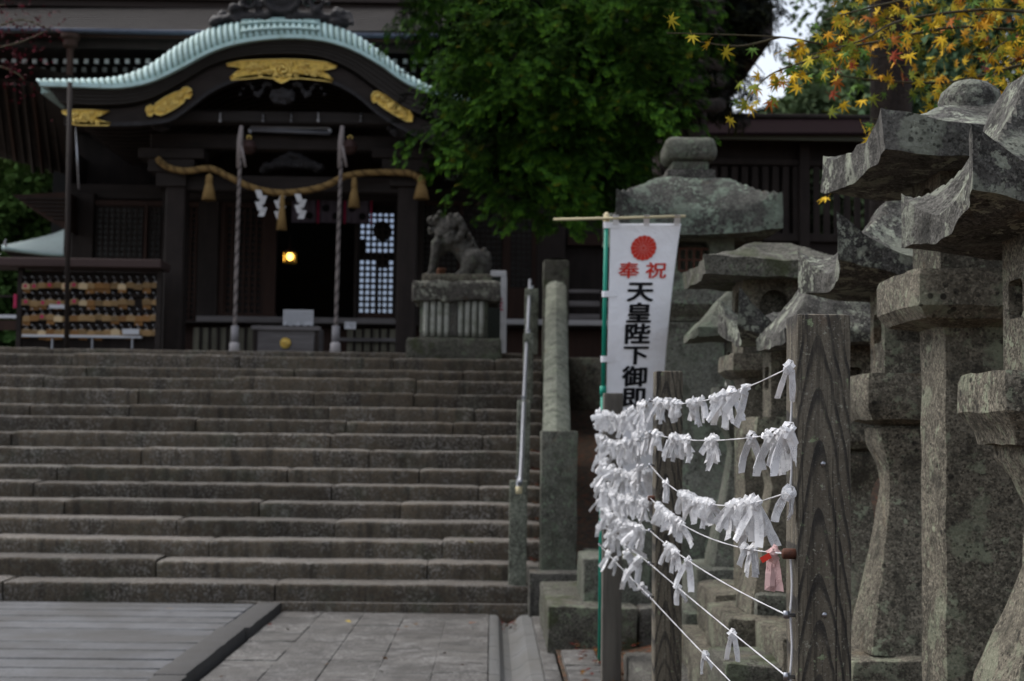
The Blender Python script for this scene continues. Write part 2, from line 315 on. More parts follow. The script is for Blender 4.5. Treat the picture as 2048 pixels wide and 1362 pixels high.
def stone_mesh(x0, x1, y0, y1, z0, z1, bev=.012, amp=.005, cell=.1, seg=2, sc=6, taper=None):
    bm = bmesh.new(); bmesh.ops.create_cube(bm, size=1)
    cx, cy = (x0 + x1) / 2, (y0 + y1) / 2
    for v in bm.verts:
        t = (taper if taper and v.co.z > 0 else 1)
        v.co = Vector((cx + v.co.x * (x1 - x0) * t, cy + v.co.y * (y1 - y0) * t, z0 + (v.co.z + .5) * (z1 - z0)))
    if bev: bmesh.ops.bevel(bm, geom=bm.edges[:], offset=bev, segments=seg, profile=.6, affect='EDGES')
    if cell: slices(bm, cell)
    me = bpy.data.meshes.new('stone'); bm.to_mesh(me); bm.free()
    if amp: rough_mesh(me, amp, sc, (x0 * 3.1, y0 * 1.7, z0))
    return smooth_by_angle(me, 38)
def stone(name, x0, x1, y0, y1, z0, z1, m, parent=None, **k): return link(name, stone_mesh(x0, x1, y0, y1, z0, z1, **k), m, parent)
def bbox(name, x0, x1, y0, y1, z0, z1, m, parent=None, bev=.006):
    bm = bmesh.new(); bmesh.ops.create_cube(bm, size=1)
    for v in bm.verts: v.co = Vector(((x0 + x1) / 2 + v.co.x * (x1 - x0), (y0 + y1) / 2 + v.co.y * (y1 - y0), (z0 + z1) / 2 + v.co.z * (z1 - z0)))
    if bev: bmesh.ops.bevel(bm, geom=bm.edges[:], offset=min(bev, .3 * min(x1 - x0, y1 - y0, z1 - z0)), segments=1, affect='EDGES')
    me = bpy.data.meshes.new(name); bm.to_mesh(me); bm.free(); return link(name, me, m, parent)
def pbox(name, px0, py0, px1, py1, Y, depth, m, parent=None, bev=.006):
    pm, qm = (px0 + px1) / 2, (py0 + py1) / 2         # a real box standing at distance Y
    return bbox(name, at(px0, qm, Y).x, at(px1, qm, Y).x, Y, Y + depth, at(pm, py1, Y).z, at(pm, py0, Y).z, m, parent, bev)
def pprism(name, pts, Y, depth, m, parent=None):
    mb = MB(); mb.prism([(p.x, p.z) for p in (at(x, y, Y) for x, y in pts)], Y, Y + depth); return mb.build(name, m, parent)
def blob(name, balls, m, parent=None, voxel=.02, amp=0, sc=8, smooth=6):
    """ellipsoids and tapered limbs fused into one carved body. ball: (c, r) or (c, (rx,ry,rz)) or (a, b, ra, rb)"""
    mb = MB()
    def ell(c, r):
        rx, ry, rz = r if isinstance(r, (tuple, list)) else (r, r, r); rows = []
        for i in range(1, 8):
            th = math.pi * i / 8
            rows.append([(c[0] + rx * math.sin(th) * math.cos(2 * math.pi * k / 12), c[1] + ry * math.sin(th) * math.sin(2 * math.pi * k / 12), c[2] - rz * math.cos(th)) for k in range(12)])
        mb.grid(rows, closed=True, caps=True)
    for b in balls:
        if len(b) == 2: ell(*b)
        else:
            p, q, ra, rb = b; p = Vector(p); q = Vector(q); n = max(2, int((q - p).length / (min(ra, rb) * .5)) + 1)
            for i in range(n + 1): t = i / n; ell(p.lerp(q, t), ra + (rb - ra) * t)
    me = mesh(name, mb.v, mb.f); o = link(name, me, m)
    rm = o.modifiers.new('r', 'REMESH'); rm.mode = 'VOXEL'; rm.voxel_size = voxel
    if smooth: s = o.modifiers.new('s', 'SMOOTH'); s.iterations = smooth; s.factor = .5
    dg = bpy.context.evaluated_depsgraph_get(); me2 = bpy.data.meshes.new_from_object(o.evaluated_get(dg))
    o.modifiers.clear(); o.data = me2; bpy.data.meshes.remove(me)
    me2.materials.clear(); me2.materials.append(m)
    if amp: rough_mesh(me2, amp, sc)
    me2.polygons.foreach_set('use_smooth', [True] * len(me2.polygons))
    if parent is not None: o.parent = parent
    return o
def ip(poly, x):
    xs = [p[0] for p in poly]; ys = [p[1] for p in poly]
    if len(xs) < 3: return float(np.interp(x, xs, ys))
    # smooth (monotone Hermite) through the points
    i = int(np.clip(np.searchsorted(xs, x) - 1, 0, len(xs) - 2))
    def sl(k):
        if k <= 0: return (ys[1] - ys[0]) / (xs[1] - xs[0])
        if k >= len(xs) - 1: return (ys[-1] - ys[-2]) / (xs[-1] - xs[-2])
        return (ys[k + 1] - ys[k - 1]) / (xs[k + 1] - xs[k - 1])
    h = xs[i + 1] - xs[i]; t = (x - xs[i]) / h
    return ((2 * t**3 - 3 * t**2 + 1) * ys[i] + (t**3 - 2 * t**2 + t) * h * sl(i) + (-2 * t**3 + 3 * t**2) * ys[i + 1] + (t**3 - t**2) * h * sl(i + 1))
def curve_pts(pts, n):                        # Catmull-Rom through points
    pts = [Vector(p) for p in pts]; out = []; k = len(pts) - 1
    for i in range(n + 1):
        t = i / n * k; j = min(int(t), k - 1); u = t - j
        p0, p1, p2, p3 = pts[max(j - 1, 0)], pts[j], pts[j + 1], pts[min(j + 2, k)]
        out.append(.5 * ((2 * p1) + (p2 - p0) * u + (2 * p0 - 5 * p1 + 4 * p2 - p3) * u * u + (3 * p1 - p0 - 3 * p2 + p3) * u**3))
    return out
def in_poly(x, y, poly):
    c = False; j = len(poly) - 1
    for i in range(len(poly)):
        xi, yi = poly[i]; xj, yj = poly[j]
        if (yi > y) != (yj > y) and x < (xj - xi) * (y - yi) / (yj - yi) + xi: c = not c
        j = i
    return c
def rot_rand(n, rng): 
    q = rng.normal(size=(n, 4)); q /= np.linalg.norm(q, axis=1)[:, None]; w, x, y, z = q.T
    return np.stack([1 - 2 * (y * y + z * z), 2 * (x * y - z * w), 2 * (x * z + y * w), 2 * (x * y + z * w), 1 - 2 * (x * x + z * z), 2 * (y * z - x * w),
                     2 * (x * z - y * w), 2 * (y * z + x * w), 1 - 2 * (x * x + y * y)], 1).reshape(n, 3, 3)
def scatter_mesh(name, tv, tf, pos, rot, scl, tint, vt=None):
    """one mesh of many copies of a small template; tint = colour per copy"""
    n = len(pos); tv = np.asarray(tv, float); k = len(tv)
    V = np.einsum('nij,kj->nki', rot, tv) * np.asarray(scl)[:, None, None] + np.asarray(pos)[:, None, :]
    me = bpy.data.meshes.new(name); me.vertices.add(n * k); me.vertices.foreach_set('co', V.reshape(-1).astype('f'))
    ls = np.array([len(f) for f in tf]); li = np.concatenate([np.array(f) for f in tf])
    LI = (li[None, :] + (np.arange(n) * k)[:, None]).ravel(); LT = np.tile(ls, n)
    me.loops.add(len(LI)); me.loops.foreach_set('vertex_index', LI.astype('i'))
    me.polygons.add(len(LT)); me.polygons.foreach_set('loop_start', (np.cumsum(LT) - LT).astype('i'))
    me.update(calc_edges=True)
    ca = me.color_attributes.new('tint', 'FLOAT_COLOR', 'POINT')
    T = np.repeat(np.concatenate([np.asarray(tint), np.ones((n, 1))], 1), k, 0)
    if vt is not None: T[:, :3] *= np.tile(np.asarray(vt), (n, 1))
    ca_data = T; ca.data.foreach_set('color', T.ravel().astype('f'))
    me.validate(); return me
def basis(d, up):                              # rotations whose local +Y is d and local +Z is near up
    d = d / np.linalg.norm(d, axis=1)[:, None]; x = np.cross(d, up); x /= np.linalg.norm(x, axis=1)[:, None] + 1e-9; z = np.cross(x, d)
    return np.stack([x, d, z], 2)
def flat_tint(me, c):
    ca = me.color_attributes.new('tint', 'FLOAT_COLOR', 'POINT'); ca.data.foreach_set('color', np.tile([*c, 1.], len(me.vertices)).astype('f')); return me
def text_mesh(body, size, offset=0.0):
    cu = bpy.data.curves.new('lettering', 'FONT'); cu.body = body; cu.size = size; cu.align_x = 'CENTER'; cu.align_y = 'CENTER'; cu.offset = 0; cu.resolution_u = 3; cu.extrude = .0004
    o = bpy.data.objects.new('lettering', cu); COL.objects.link(o)
    dg = bpy.context.evaluated_depsgraph_get(); me = bpy.data.meshes.new_from_object(o.evaluated_get(dg))
    bpy.data.objects.remove(o); bpy.data.curves.remove(cu)
    bm = bmesh.new()
    for k in range(9 if offset else 1):              # heavier brush: the strokes laid over each other a little apart
        q = me.copy(); a = k * math.pi / 4; dx, dy = ((0, 0) if k == 0 else (offset * math.cos(a) * 1.3, offset * math.sin(a)))
        q.transform(Matrix.Translation((dx, dy, .0005 * k))); bm.from_mesh(q); bpy.data.meshes.remove(q)
                  # cut into narrow strips so that the print follows the folds of the cloth
    for ax in (0, 1):
        for i in range(-7, 8):
            no = Vector((0, 0, 0)); no[ax] = 1; pl = Vector((0, 0, 0)); pl[ax] = i * .07
            bmesh.ops.bisect_plane(bm, geom=bm.verts[:] + bm.edges[:] + bm.faces[:], plane_co=pl, plane_no=no)
    bm.to_mesh(me); bm.free(); return me

# ================================================================== GROUND, PATHS, STAIRS
g = MB(); g.grid([[(x, y, -.16) for x in (-400, -60, -12, 12, 60, 400)] for y in (-200, -10, 30, 80, 600)])
tag(g.build('ground', M['soil']), kind='structure')
STEP_R, STEP_T, D0 = .165, .396, 12.4
ST = tag(link('stone_stairs', None), kind='structure')
rs = random.Random(3)
nose = [1168, 1122, 1079, 1039, 1004, 968, 935, 900, 868, 839, 813, 783, 756, 737, 712]
def step_row(Y, z, h, depth, x0, x1, lens):
    x = x0
    while x < x1 - .05:
        L = min(rs.uniform(*lens), x1 - x)
        if x1 - x - L < .5: L = x1 - x
        dz = rs.uniform(-.014, .010); dy = rs.uniform(-.018, .018)
        # cross-section with a worn, rounded nosing
        nx = max(4, int(L / .055)); rows = []
        r = rs.uniform(.022, .036)
        prof = [(0, -h - .02), (0, -h * .66), (-.004, -h * .33), (0, -r)] + [(r - r * math.cos(a), -r + r * math.sin(a)) for a in (R(25), R(50), R(75))] + [(r + .03, .0), (depth * .5, .004), (depth + .06, .006), (depth + .06, -h)]
        xa, xb = x + rs.uniform(.003, .008), x + L - rs.uniform(.003, .008)
        for i in range(nx + 1):
            X = xa + (xb - xa) * i / nx; e = min(i, nx - i); k = .010 if e == 0 else 0
            w = noise.noise(Vector((X * 1.3, Y * 3, z * 2))) * .006
            row = []
            for j, (py, pz) in enumerate(prof):
                nn = noise.noise_vector(Vector((X * 7, py * 7 + Y, pz * 9 + z))) * (.008 if 1 < j < 9 else .003) + noise.noise_vector(Vector((X * 19, py * 19 + Y, pz * 19 + z))) * .004
                row.append((X, Y + dy + py + k + nn.y, z + dz + pz + w * (j > 2) - k * (j > 3) + nn.z))
            rows.append(row)
        mb = MB(); mb.grid(rows, closed=True, caps=True)
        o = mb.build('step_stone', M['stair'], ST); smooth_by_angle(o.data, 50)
        x += L
for i in range(15):
    Y = D0 + i * STEP_T; z = atz(700, nose[i], 0).z
    z = EYE.z + (at(560, nose[i], Y).z - EYE.z)
    zp = at(560, nose[i - 1], Y - STEP_T).z if i else 0
    step_row(Y, z, z - zp, STEP_T, -6.6, at(1082, nose[i], Y).x + .02, (1.0, 2.6))
ZT = at(560, nose[14], D0 + 14 * STEP_T).z
step_row(19.2, at(560, 701, 19.2).z, .17, .5, -8.2, at(1045, 701, 19.2).x, (1.4, 3.0))
ZP = at(560, 701, 19.2).z
ter = MB(); ter.box(-14, at(1082, 800, 18).x, D0 + 14 * STEP_T + .4, 34, -.1, ZT - .012); ter.box(-14, 1.9, 19.65, 34, ZT - .012, ZP - .01)
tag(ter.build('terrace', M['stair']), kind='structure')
core = MB(); core.box(-7.2, .36, D0 + .3, D0 + 6, -.15, .02)
for i in range(1, 14): core.box(-7.2, .36, D0 + i * STEP_T + .33, D0 + (i + 1) * STEP_T + .33, -.1, at(560, nose[i], D0 + i * STEP_T).z - .06)
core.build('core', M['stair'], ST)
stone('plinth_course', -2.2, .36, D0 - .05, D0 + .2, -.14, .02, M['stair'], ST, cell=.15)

# stone path on the left, running parallel with the steps
PA = tag(link('stone_path', None), kind='structure')
KX = lambda Y: atz(540, 1214, 0).x + 0 * Y      # right edge of the path
kx = atz(505, 1212, 0).x
ed = [12.37, 12.1, 11.82, 11.45, 11.13, 10.76, 10.42, 10.05, 9.70, 9.33, 8.99, 8.64, 8.3, 7.95, 7.6, 7.3, 6.95, 6.6]
rp = random.Random(5)
for i in range(len(ed) - 1):
    x = kx
    while x > -7.5:
        L = rp.uniform(2.2, 4.2); gp = .016
        stone('paving_stone', max(x - L, -8), x - .004, ed[i + 1] + gp, ed[i] - gp, -.14, rp.uniform(-.004, .004), M['paver'], PA, bev=.008, amp=.0015, cell=.3, seg=1)
        x -= L
kz = tag(link('path_kerb', None), kind='structure')
y = 12.36
while y > 6.2:
    L = rp.uniform(1.5, 2.2); xx = rp.uniform(-.02, .02)
    stone('kerb_stone', kx + .012 + xx, kx + .21 + xx, y - L + .006, y, -.2, .012 + rp.uniform(-.006, .006), M['kerb'], kz, bev=.01, amp=.005, cell=.12)
    y -= L
# square tiles between the kerb and the gutter
CT = tag(link('court_paving', None), kind='structure')
x0 = kx + .235; x1 = atz(978, 1240, -.06).x; nxt = 5; tw = (x1 - x0) / nxt
jf = MB(); jf.box(x0, x1, 6.0, 12.33, -.2, -.060); jf.build('joint_fill', M['tile'], CT)
y = 12.33; row = 0
while y > 6.0:
    for c in range(nxt):
        z = -.055 + rp.uniform(-.004, .004)
        stone('paving_tile', x0 + c * tw + .003, x0 + (c + 1) * tw - .003, y - .44 + .003, y - .003, -.15, z, M['tile'], CT, bev=.004, amp=.003, cell=.11, seg=1, sc=9)
    y -= .44
# gutter of U-shaped concrete sections and the strip beside it
GT = tag(link('gutter', None), kind='structure')
gx0 = x1 + .004; gx1 = atz(1063, 1240, -.05).x
y = 12.2
def gutter_sec(ya, yb, name, parent):
    prof = [(0, -.05), (.05, -.05), (.075, -.06), (.11, -.11), (.16, -.125), (.22, -.10), (.255, -.065), (.28, -.05), (gx1 - gx0, -.045), (gx1 - gx0, -.25), (0, -.25)]
    s = (gx1 - gx0) / .36; mb = MB()
    mb.grid([[(gx0 + min(px * s if i not in (8, 9) else gx1 - gx0, gx1 - gx0), Y, z) for i, (px, z) in enumerate(prof)] for Y in (ya, (ya * 2 + yb) / 3, (ya + 2 * yb) / 3, yb)], closed=True, caps=True)
    o = mb.build(name, M['concrete'], parent); smooth_by_angle(o.data, 25)
while y > 6.0: gutter_sec(y - .6 + .005, y - .005, 'gutter_section', GT); y -= .6
KR = tag(link('gutter_kerb', None), kind='structure'); y = 11.9
while y > 6.0: stone('kerb_stone', gx1 + .004, gx1 + .105, y - .9 + .006, y, -.2, -.02, M['tile'], KR, bev=.008, amp=.003, cell=.12); y -= .9
FS = tag(link('edging', None), kind='structure'); y = 9.7
while y > 5.5: stone('edging_stone', gx1 + .135, gx1 + .36, y - .62 + .006, y, -.2, .03 + rp.uniform(-.01, .01), M['tile'], FS, bev=.012, amp=.006, cell=.1); y -= .62
soil = MB()
soil.grid([[(x, y, (.0 if x < 1 else .05) + .03 * noise.noise(Vector((x * 2, y * 2, 0)))) for x in np.linspace(gx1 + .11, 6, 24)] for y in np.linspace(1.5, 12.5, 44)])
tag(soil.build('earth_bank', M['soil'], smooth=True), kind='structure')
slope = MB()
slope.grid([[(x, y, .0 + max(0, (y - 12.4)) * .2 + .05 * noise.noise(Vector((x * 2, y * 2, 0)))) for x in np.linspace(.42, 14, 30)] for y in np.linspace(12.3, 24, 30)])
tag(slope.build('earth_slope', M['soil'], smooth=True), kind='structure')

# ------------------------------------------------------------------ stair-side balustrade and blocks
b = empty('stone_balustrade', (0, 0, 0), 'lichen covered stone balustrade climbing the right edge of the stairs', 'balustrade')
P = lambda px, py, Y: at(px, py, Y)
l0 = P(1080, 1140, 12.35); r0 = P(1153, 1140, 12.35); zt = P(1110, 862, 12.35).z
stone('newel_post', l0.x, r0.x, 12.35, 12.67, l0.z - .05, zt, M['granite_green'], b, bev=.015, amp=.006, cell=.1)
a0 = P(1084, 858, 12.65); a1 = P(1141, 858, 12.65); c0 = P(1092, 560, 17.8); c1 = P(1133, 560, 17.8)
rows = []
for i in range(22):
    t = i / 21; xl = a0.x + (c0.x - a0.x) * t; xr = a1.x + (c1.x - a1.x) * t; Y = 12.6 + 5.2 * t; z = zt - .07 + (c0.z - zt + .05) * t; h = .22
    w = xr - xl; n3 = noise.noise_vector(Vector((1, Y * 3, 0))) * .008
    rows.append([(xl + n3.x, Y, z - h), (xl + n3.x, Y, z - .05), (xl + w * .16, Y, z - .008 + n3.z), (xl + w * .5, Y, z + .022 + n3.z), (xr - w * .16, Y, z - .008 + n3.z), (xr + n3.y, Y, z - .05), (xr, Y, z - h)])
mb = MB(); mb.grid(rows, closed=True, caps=True); o = mb.build('sloping_rail', M['granite_pale'], b); smooth_by_angle(o.data, 30)
t0 = P(1087, 575, 17.8); t1 = P(1138, 575, 17.8); tp = P(1112, 518, 17.8).z
stone('head_post', t0.x, t1.x, 17.8, 18.1, ZT - 1.2, tp - .01, M['granite_moss'], b, bev=.02, amp=.006, cell=.1)
mb = MB(); rr = []
for i in range(6):
    yy = 17.82 + .052 * i; rr.append([(t0.x + (t1.x - t0.x) * (.04 + .92 * j / 6), yy, tp - .012 + .03 * math.sin(math.pi * j / 6)) for j in range(7)])
mb.grid(rr); mb.build('rounded_cap', M['granite_moss'], b, True)
for i in range(6):                            # low kerb wall under the rail, one block per two steps
    t = (i + .5) / 6.0; Y = 12.7 + i * .86; z = zt - .32 + (c0.z - zt + .05) * (i * .86 / 5.2)
    xl = a0.x + (c0.x - a0.x) * t + .02; stone('wall_stone', xl, xl + .2, Y, Y + .85, -.1, z, M['granite_dark'], b, cell=.2)
lw = P(1058, 1165, 12.3)
stone('base_block', P(1058, 1160, 12.1).x, P(1190, 1160, 12.1).x, 12.05, 12.9, -.15, P(1100, 1143, 12.2).z, M['granite_dark'], b, bev=.02, amp=.01, cell=.1)

kb = empty('stone_kerb_block', (0, 0, 0), 'low worn stone plinth with a pale top edge beside the end of the gutter', 'stone plinth')
q0 = P(1096, 1280, 9.9).x
stone('plinth_stone', q0, q0 + .62, 9.9, 11.7, -.1, P(1150, 1214, 9.9).z, M['granite_moss'], kb, bev=.025, amp=.012, cell=.1)
stone('plinth_stone', q0 + .63, q0 + 1.3, 9.93, 11.7, -.1, P(1150, 1216, 9.9).z, M['granite_dark'], kb, bev=.025, amp=.012, cell=.1)
sb = empty('stone_block', (0, 0, 0), 'upright grey stone block standing on the low plinth behind the green banner pole', 'stone block')
stone('block', P(1166, 1200, 10.2).x, P(1300, 1200, 10.2).x, 10.2, 10.9, P(1166, 1216, 10.2).z, P(1200, 1117, 10.2).z, M['granite_green'], sb, bev=.02, amp=.008, cell=.1)

# handrail posts and the metal handrail
hp = [(1017, 1055, 962, 1170, 12.46), (1033, 1061, 800, 967, 13.9), (1046, 1067, 666, 803, 15.6), (1049, 1077, 577, 705, 17.3)]
hl = ['lowest square concrete handrail post standing on the bottom step', 'square handrail post half way up the lower flight of the stairs', 'slim handrail post near the top of the stairs, third up', 'pale square handrail post on the top step before the lion dog']
hx = []
for i, (xa, xb, ya, yb, Y) in enumerate(hp):
    A = P(xa, yb, Y); B = P(xb, ya, Y); w = B.x - A.x; hx.append(((A.x + B.x) / 2, Y, B.z))
    e = empty('handrail_post', ((A.x + B.x) / 2, Y, A.z), hl[i], 'post', 'handrail posts on the stairs')
    stone('shaft', -w / 2, w / 2, 0, w, -.02, B.z - A.z, M['granite_pale'], e, bev=.012, amp=.003, cell=.14)
    mb = MB(); mb.lathe([(.018, 0), (.018, .03), (.03, .034), (.03, .04)], (0, w * .5, B.z - A.z), 8); mb.build('rail_bracket', M['steel'], e)
hr = empty('handrail', (0, 0, 0), 'thin steel handrail rising along the stairs above the square posts', 'handrail')
pr = [P(1038, 984, 12.3), P(1037, 962, 12.33), P(1042, 945, 12.4), P(1050, 760, 14.5), P(1060, 560, 18.0)]
mb = MB(); mb.tube(curve_pts(pr, 24), .021, 8); mb.build('rail', M['steel'], hr, True)
mb = MB(); mb.tube([pr[0] + Vector((0, 0, -.015)), pr[0] + Vector((0, 0, .05))], .028, 8); mb.build('end_cap', M['bamboo'], hr, True)

# ================================================================== SHRINE HALL
H = empty('shrine_hall', (-3.1, 24, ZP), 'dark timber shrine hall with a curved verdigris copper gable porch and gilt fittings', 'shrine hall')
# keep children in world coordinates although the hall's Empty stands at its base
H.location = (0, 0, 0)
YK = 20.0
Lc = [(80, 169), (150, 171), (240, 173), (300, 162), (360, 135), (420, 103), (480, 84), (565, 74), (640, 78), (700, 95), (760, 127), (810, 162), (870, 187), (930, 200), (1010, 207)]
Uc = [(80, 164), (150, 163), (240, 157), (300, 134), (360, 92), (420, 61), (480, 47), (565, 43), (640, 47), (700, 66), (760, 104), (810, 146), (870, 180), (930, 196), (1010, 203)]
Mc = [(80, 196), (110, 205), (240, 208), (300, 196), (360, 165), (420, 130), (480, 113), (565, 107), (640, 113), (700, 137), (760, 180), (810, 215), (870, 238), (930, 246), (1010, 250)]
Hc = [(110, 250), (240, 251), (300, 248), (345, 240), (385, 212), (420, 186), (464, 165), (510, 156), (565, 154), (620, 157), (668, 168), (712, 192), (760, 232), (810, 262), (870, 290), (930, 296), (1010, 298)]
# copper verge: a rolled sheet per seam, each a part
xs = [80]
while xs[-1] < 1000:
    x = xs[-1]; s = abs(ip(Lc, x + 5) - ip(Lc, x - 5)) / 10; xs.append(x + 12.5 / math.sqrt(1 + s * s))
def verge(x, k):                              # k 0..1 from the front lip over the roll to the top of the roof
    lo = at(x, ip(Lc, x), YK); up = at(x, ip(Uc, x), YK + .42); a = k * math.pi / 2
    return Vector((lo.x + (up.x - lo.x) * math.sin(a), YK + .42 * (1 - math.cos(a)), lo.z + (up.z - lo.z) * math.sin(a)))
for i in range(len(xs) - 1):
    xa, xb = xs[i], xs[i + 1]; mid = 488 < (xa + xb) / 2 < 640
    mb = MB(); rows = []
    for t, lift in ((0, 0), (.07, .008), (.2, .013), (.42, .013), (.55, .008), (.62, 0), (1, 0)):
        x = xa + (xb - xa) * t
        rows.append([verge(x, k / 6) + Vector((0, -lift * .7, lift)) for k in range(7)] + [verge(x, 1) + Vector((0, .5, .02)), verge(x, 1) + Vector((0, .5, -.06)), verge(x, 0) + Vector((0, .05, -.012))])
    mb.grid(rows, closed=True, caps=True); o = mb.build('copper_sheet', [M['copper'], M['copper_seam']], H, True); o.data.polygons.foreach_set('material_index', [1 if i >= 50 else 0 for i in range(len(o.data.polygons))])
for k in range(3):                            # level rolls under the ridge ornament
    mb = MB(); mb.tube([verge(x, .22 + .26 * k) + Vector((0, -.015, .012)) for x in np.linspace(486, 642, 16)], .026, 6); mb.build('ridge_roll', M['copper'], H, True)
lip = MB(); lip.grid([[verge(x, 0) + Vector((0, dy, dz)) for dy, dz in ((-.03, .03), (-.035, -.025), (.05, -.03), (.05, .03))] for x in np.linspace(80, 1008, 90)], closed=True, caps=True)
lip.build('copper_lip', M['copper'], H)
body = MB(); body.grid([[verge(x, 1) + Vector((0, d, dz)) for d, dz in ((.02, -.02), (4.6, -.02), (4.6, -.16), (.02, -.16))] for x in np.linspace(82, 1006, 60)], closed=True, caps=True)
body.build('porch_roof', M['copper'], H)
def band(name, top, bot, Y, dep, m, x0, x1, dt=0, db=0, n=80):
    mb = MB(); rows = []
    for x in np.linspace(x0, x1, n):
        a = at(x, ip(top, x) + dt, Y); c = at(x, ip(bot, x) + db, Y); rows.append([(a.x, Y, a.z), (c.x, Y, c.z), (c.x, Y + dep, c.z), (a.x, Y + dep, a.z)])
    mb.grid(rows, closed=True, caps=True); return mb.build(name, m, H)
for k in range(5):                            # the eave is built up of five layers, each set a little further back
    lay0 = [(x, y + (ip(Mc, x) - y) * k / 5) for x, y in Lc]; lay1 = [(x, y + (ip(Mc, x) - y) * (k + .93) / 5) for x, y in Lc]
    band('eave_layer', lay0, lay1, YK + .04 + .022 * k, .9, M['bark_eave'], 96 + 5 * k, 1000, db=0)
band('gable_board', Mc, Hc, YK + .24, .12, M['wood_x'], 128, 990, dt=8)
band('gable_molding', [(x, y - 7) for x, y in Hc], [(x, y + 1) for x, y in Hc], YK + .2, .06, M['carved'], 150, 990)
# porch soffit behind the gable
so_ = MB(); so_.grid([[(at(x, ip(Mc, x) + 12, YK + .36).x, Y, at(x, ip(Mc, x) + 12, YK + .36).z) for x in np.linspace(110, 990, 50)] for Y in (YK + .36, 22, 24.6)])
so_.build('porch_soffit', M['wood_x'], H)
for k in range(14):
    Y = YK + .6 + k * .27; mb = MB(); rows = []
    for x in np.linspace(130, 980, 40):
        p = at(x, ip(Mc, x) + 14, YK + .36); rows.append([(p.x, Y, p.z), (p.x, Y, p.z - .07), (p.x, Y + .09, p.z - .07), (p.x, Y + .09, p.z)])
    mb.grid(rows, closed=True, caps=True); mb.build('porch_rafter', M['wood_x'], H)

# gilt plates with engraved scrolls and comma crests
def comma_crest(cx, cz, Y, r, parent, m='gold_plain'):
    for k in range(3):
        a0 = 2 * math.pi * k / 3 + .4; pts = []; rad = []
        for j in range(9):
            t = j / 8; a = a0 + t * 2.6; rr = r * (.36 + .56 * t); pts.append((cx + rr * math.cos(a), Y - .02, cz + rr * math.sin(a))); rad.append(r * (.30 * (1 - t) ** .8 + .045))
        mb = MB(); mb.tube(pts, rad, 8); mb.build('comma', M[m], parent, True)
def gilt(poly, Y, crest=None, cr=.1, scrolls=()):
    pts = [at(x, y, Y) for x, y in poly]; mb = MB(); mb.prism([(p.x, p.z) for p in pts], Y, Y + .03)
    o = mb.build('gilt_plate', M['gold'], H)
    rim = MB(); q = [p + Vector((0, -.004, 0)) for p in pts]; rim.tube(q + [q[0], q[1]], .012, 6, False); rim.build('rim', M['gold_plain'], o, True)
    if crest:
        c = at(*crest, Y); comma_crest(c.x, c.z, Y, cr, o)
        mb = MB(); ring = [(c.x + cr * 1.18 * math.cos(a), Y - .012, c.z + cr * 1.18 * math.sin(a)) for a in np.linspace(0, 2 * math.pi, 25)]; mb.tube(ring, .012, 6, False); mb.build('crest_ring', M['gold_plain'], o, True)
    if scrolls:
        mb = MB()
        for (x, y, r, s) in scrolls:
            c = at(x, y, Y); rr = r * Y / F
            mb.tube([(c.x + s * rr * (1 - t * .8) * math.cos(t * 9), Y - .01, c.z + rr * (1 - t * .8) * math.sin(t * 9)) for t in np.linspace(0, 1, 16)], [.010 * (1 - .5 * t) + .004 for t in np.linspace(0, 1, 16)], 5)
        mb.build('scroll', M['gold_plain'], o, True)['kind'] = 'stuff'
    return o
YG = YK + .20
rsx = random.Random(9)
sc1 = [(x, 141 + rsx.uniform(-9, 9) - abs(x - 565) * .01, rsx.uniform(6, 10), rsx.choice((-1, 1))) for x in (497, 508, 519, 529, 540, 592, 603, 613, 624, 636)] + [(505, 132, 6, 1), (520, 150, 6, -1), (612, 132, 6, 1), (630, 150, 6, -1), (548, 128, 5, 1), (583, 128, 5, -1), (550, 152, 5, 1), (580, 153, 5, 1)]
gilt([(453, 128), (480, 122), (520, 120), (565, 119), (610, 120), (650, 124), (675, 131), (672, 136), (655, 139), (645, 142), (656, 150), (667, 160), (664, 164), (640, 161), (600, 157), (580, 158), (572, 163), (563, 167), (554, 162), (546, 157), (525, 155), (495, 158), (463, 160), (460, 155), (470, 146), (481, 138), (470, 133), (455, 132)], YG, (565, 140), .088, sc1)
gilt([(292, 221), (294, 214), (301, 210), (309, 213), (312, 207), (330, 195), (348, 186), (362, 182), (366, 176), (375, 174), (383, 179), (384, 189), (380, 197), (371, 196), (368, 205), (352, 216), (334, 226), (322, 231), (313, 229), (309, 225), (302, 233), (296, 231)], YG, (341, 207), .06, [(319, 219, 6, 1), (328, 211, 6, -1), (356, 196, 6, 1), (364, 190, 5, -1), (327, 222, 5, 1), (356, 207, 5, -1), (376, 185, 5, 1), (301, 221, 5, 1)])
gilt([(744, 190), (748, 184), (757, 183), (764, 188), (768, 190), (783, 192), (800, 202), (818, 216), (820, 222), (826, 232), (824, 243), (815, 243), (808, 240), (790, 230), (772, 219), (757, 208), (754, 203), (747, 206), (743, 199)], YG, (788, 214), .06, [(766, 199, 6, 1), (775, 205, 6, -1), (801, 222, 6, 1), (809, 228, 6, -1), (755, 194, 5, 1), (778, 214, 5, 1), (800, 212, 5, -1)])
gilt([(124, 222), (150, 220), (185, 220), (219, 222), (200, 231), (190, 236), (203, 242), (221, 246), (218, 251), (190, 251), (165, 251), (146, 249), (136, 240), (136, 231), (126, 226)], YG, (170, 236), .05, [(150, 232, 6, 1), (157, 241, 6, -1), (184, 228, 5, 1), (184, 243, 5, -1), (148, 243, 4, 1), (195, 247, 4, 1)])

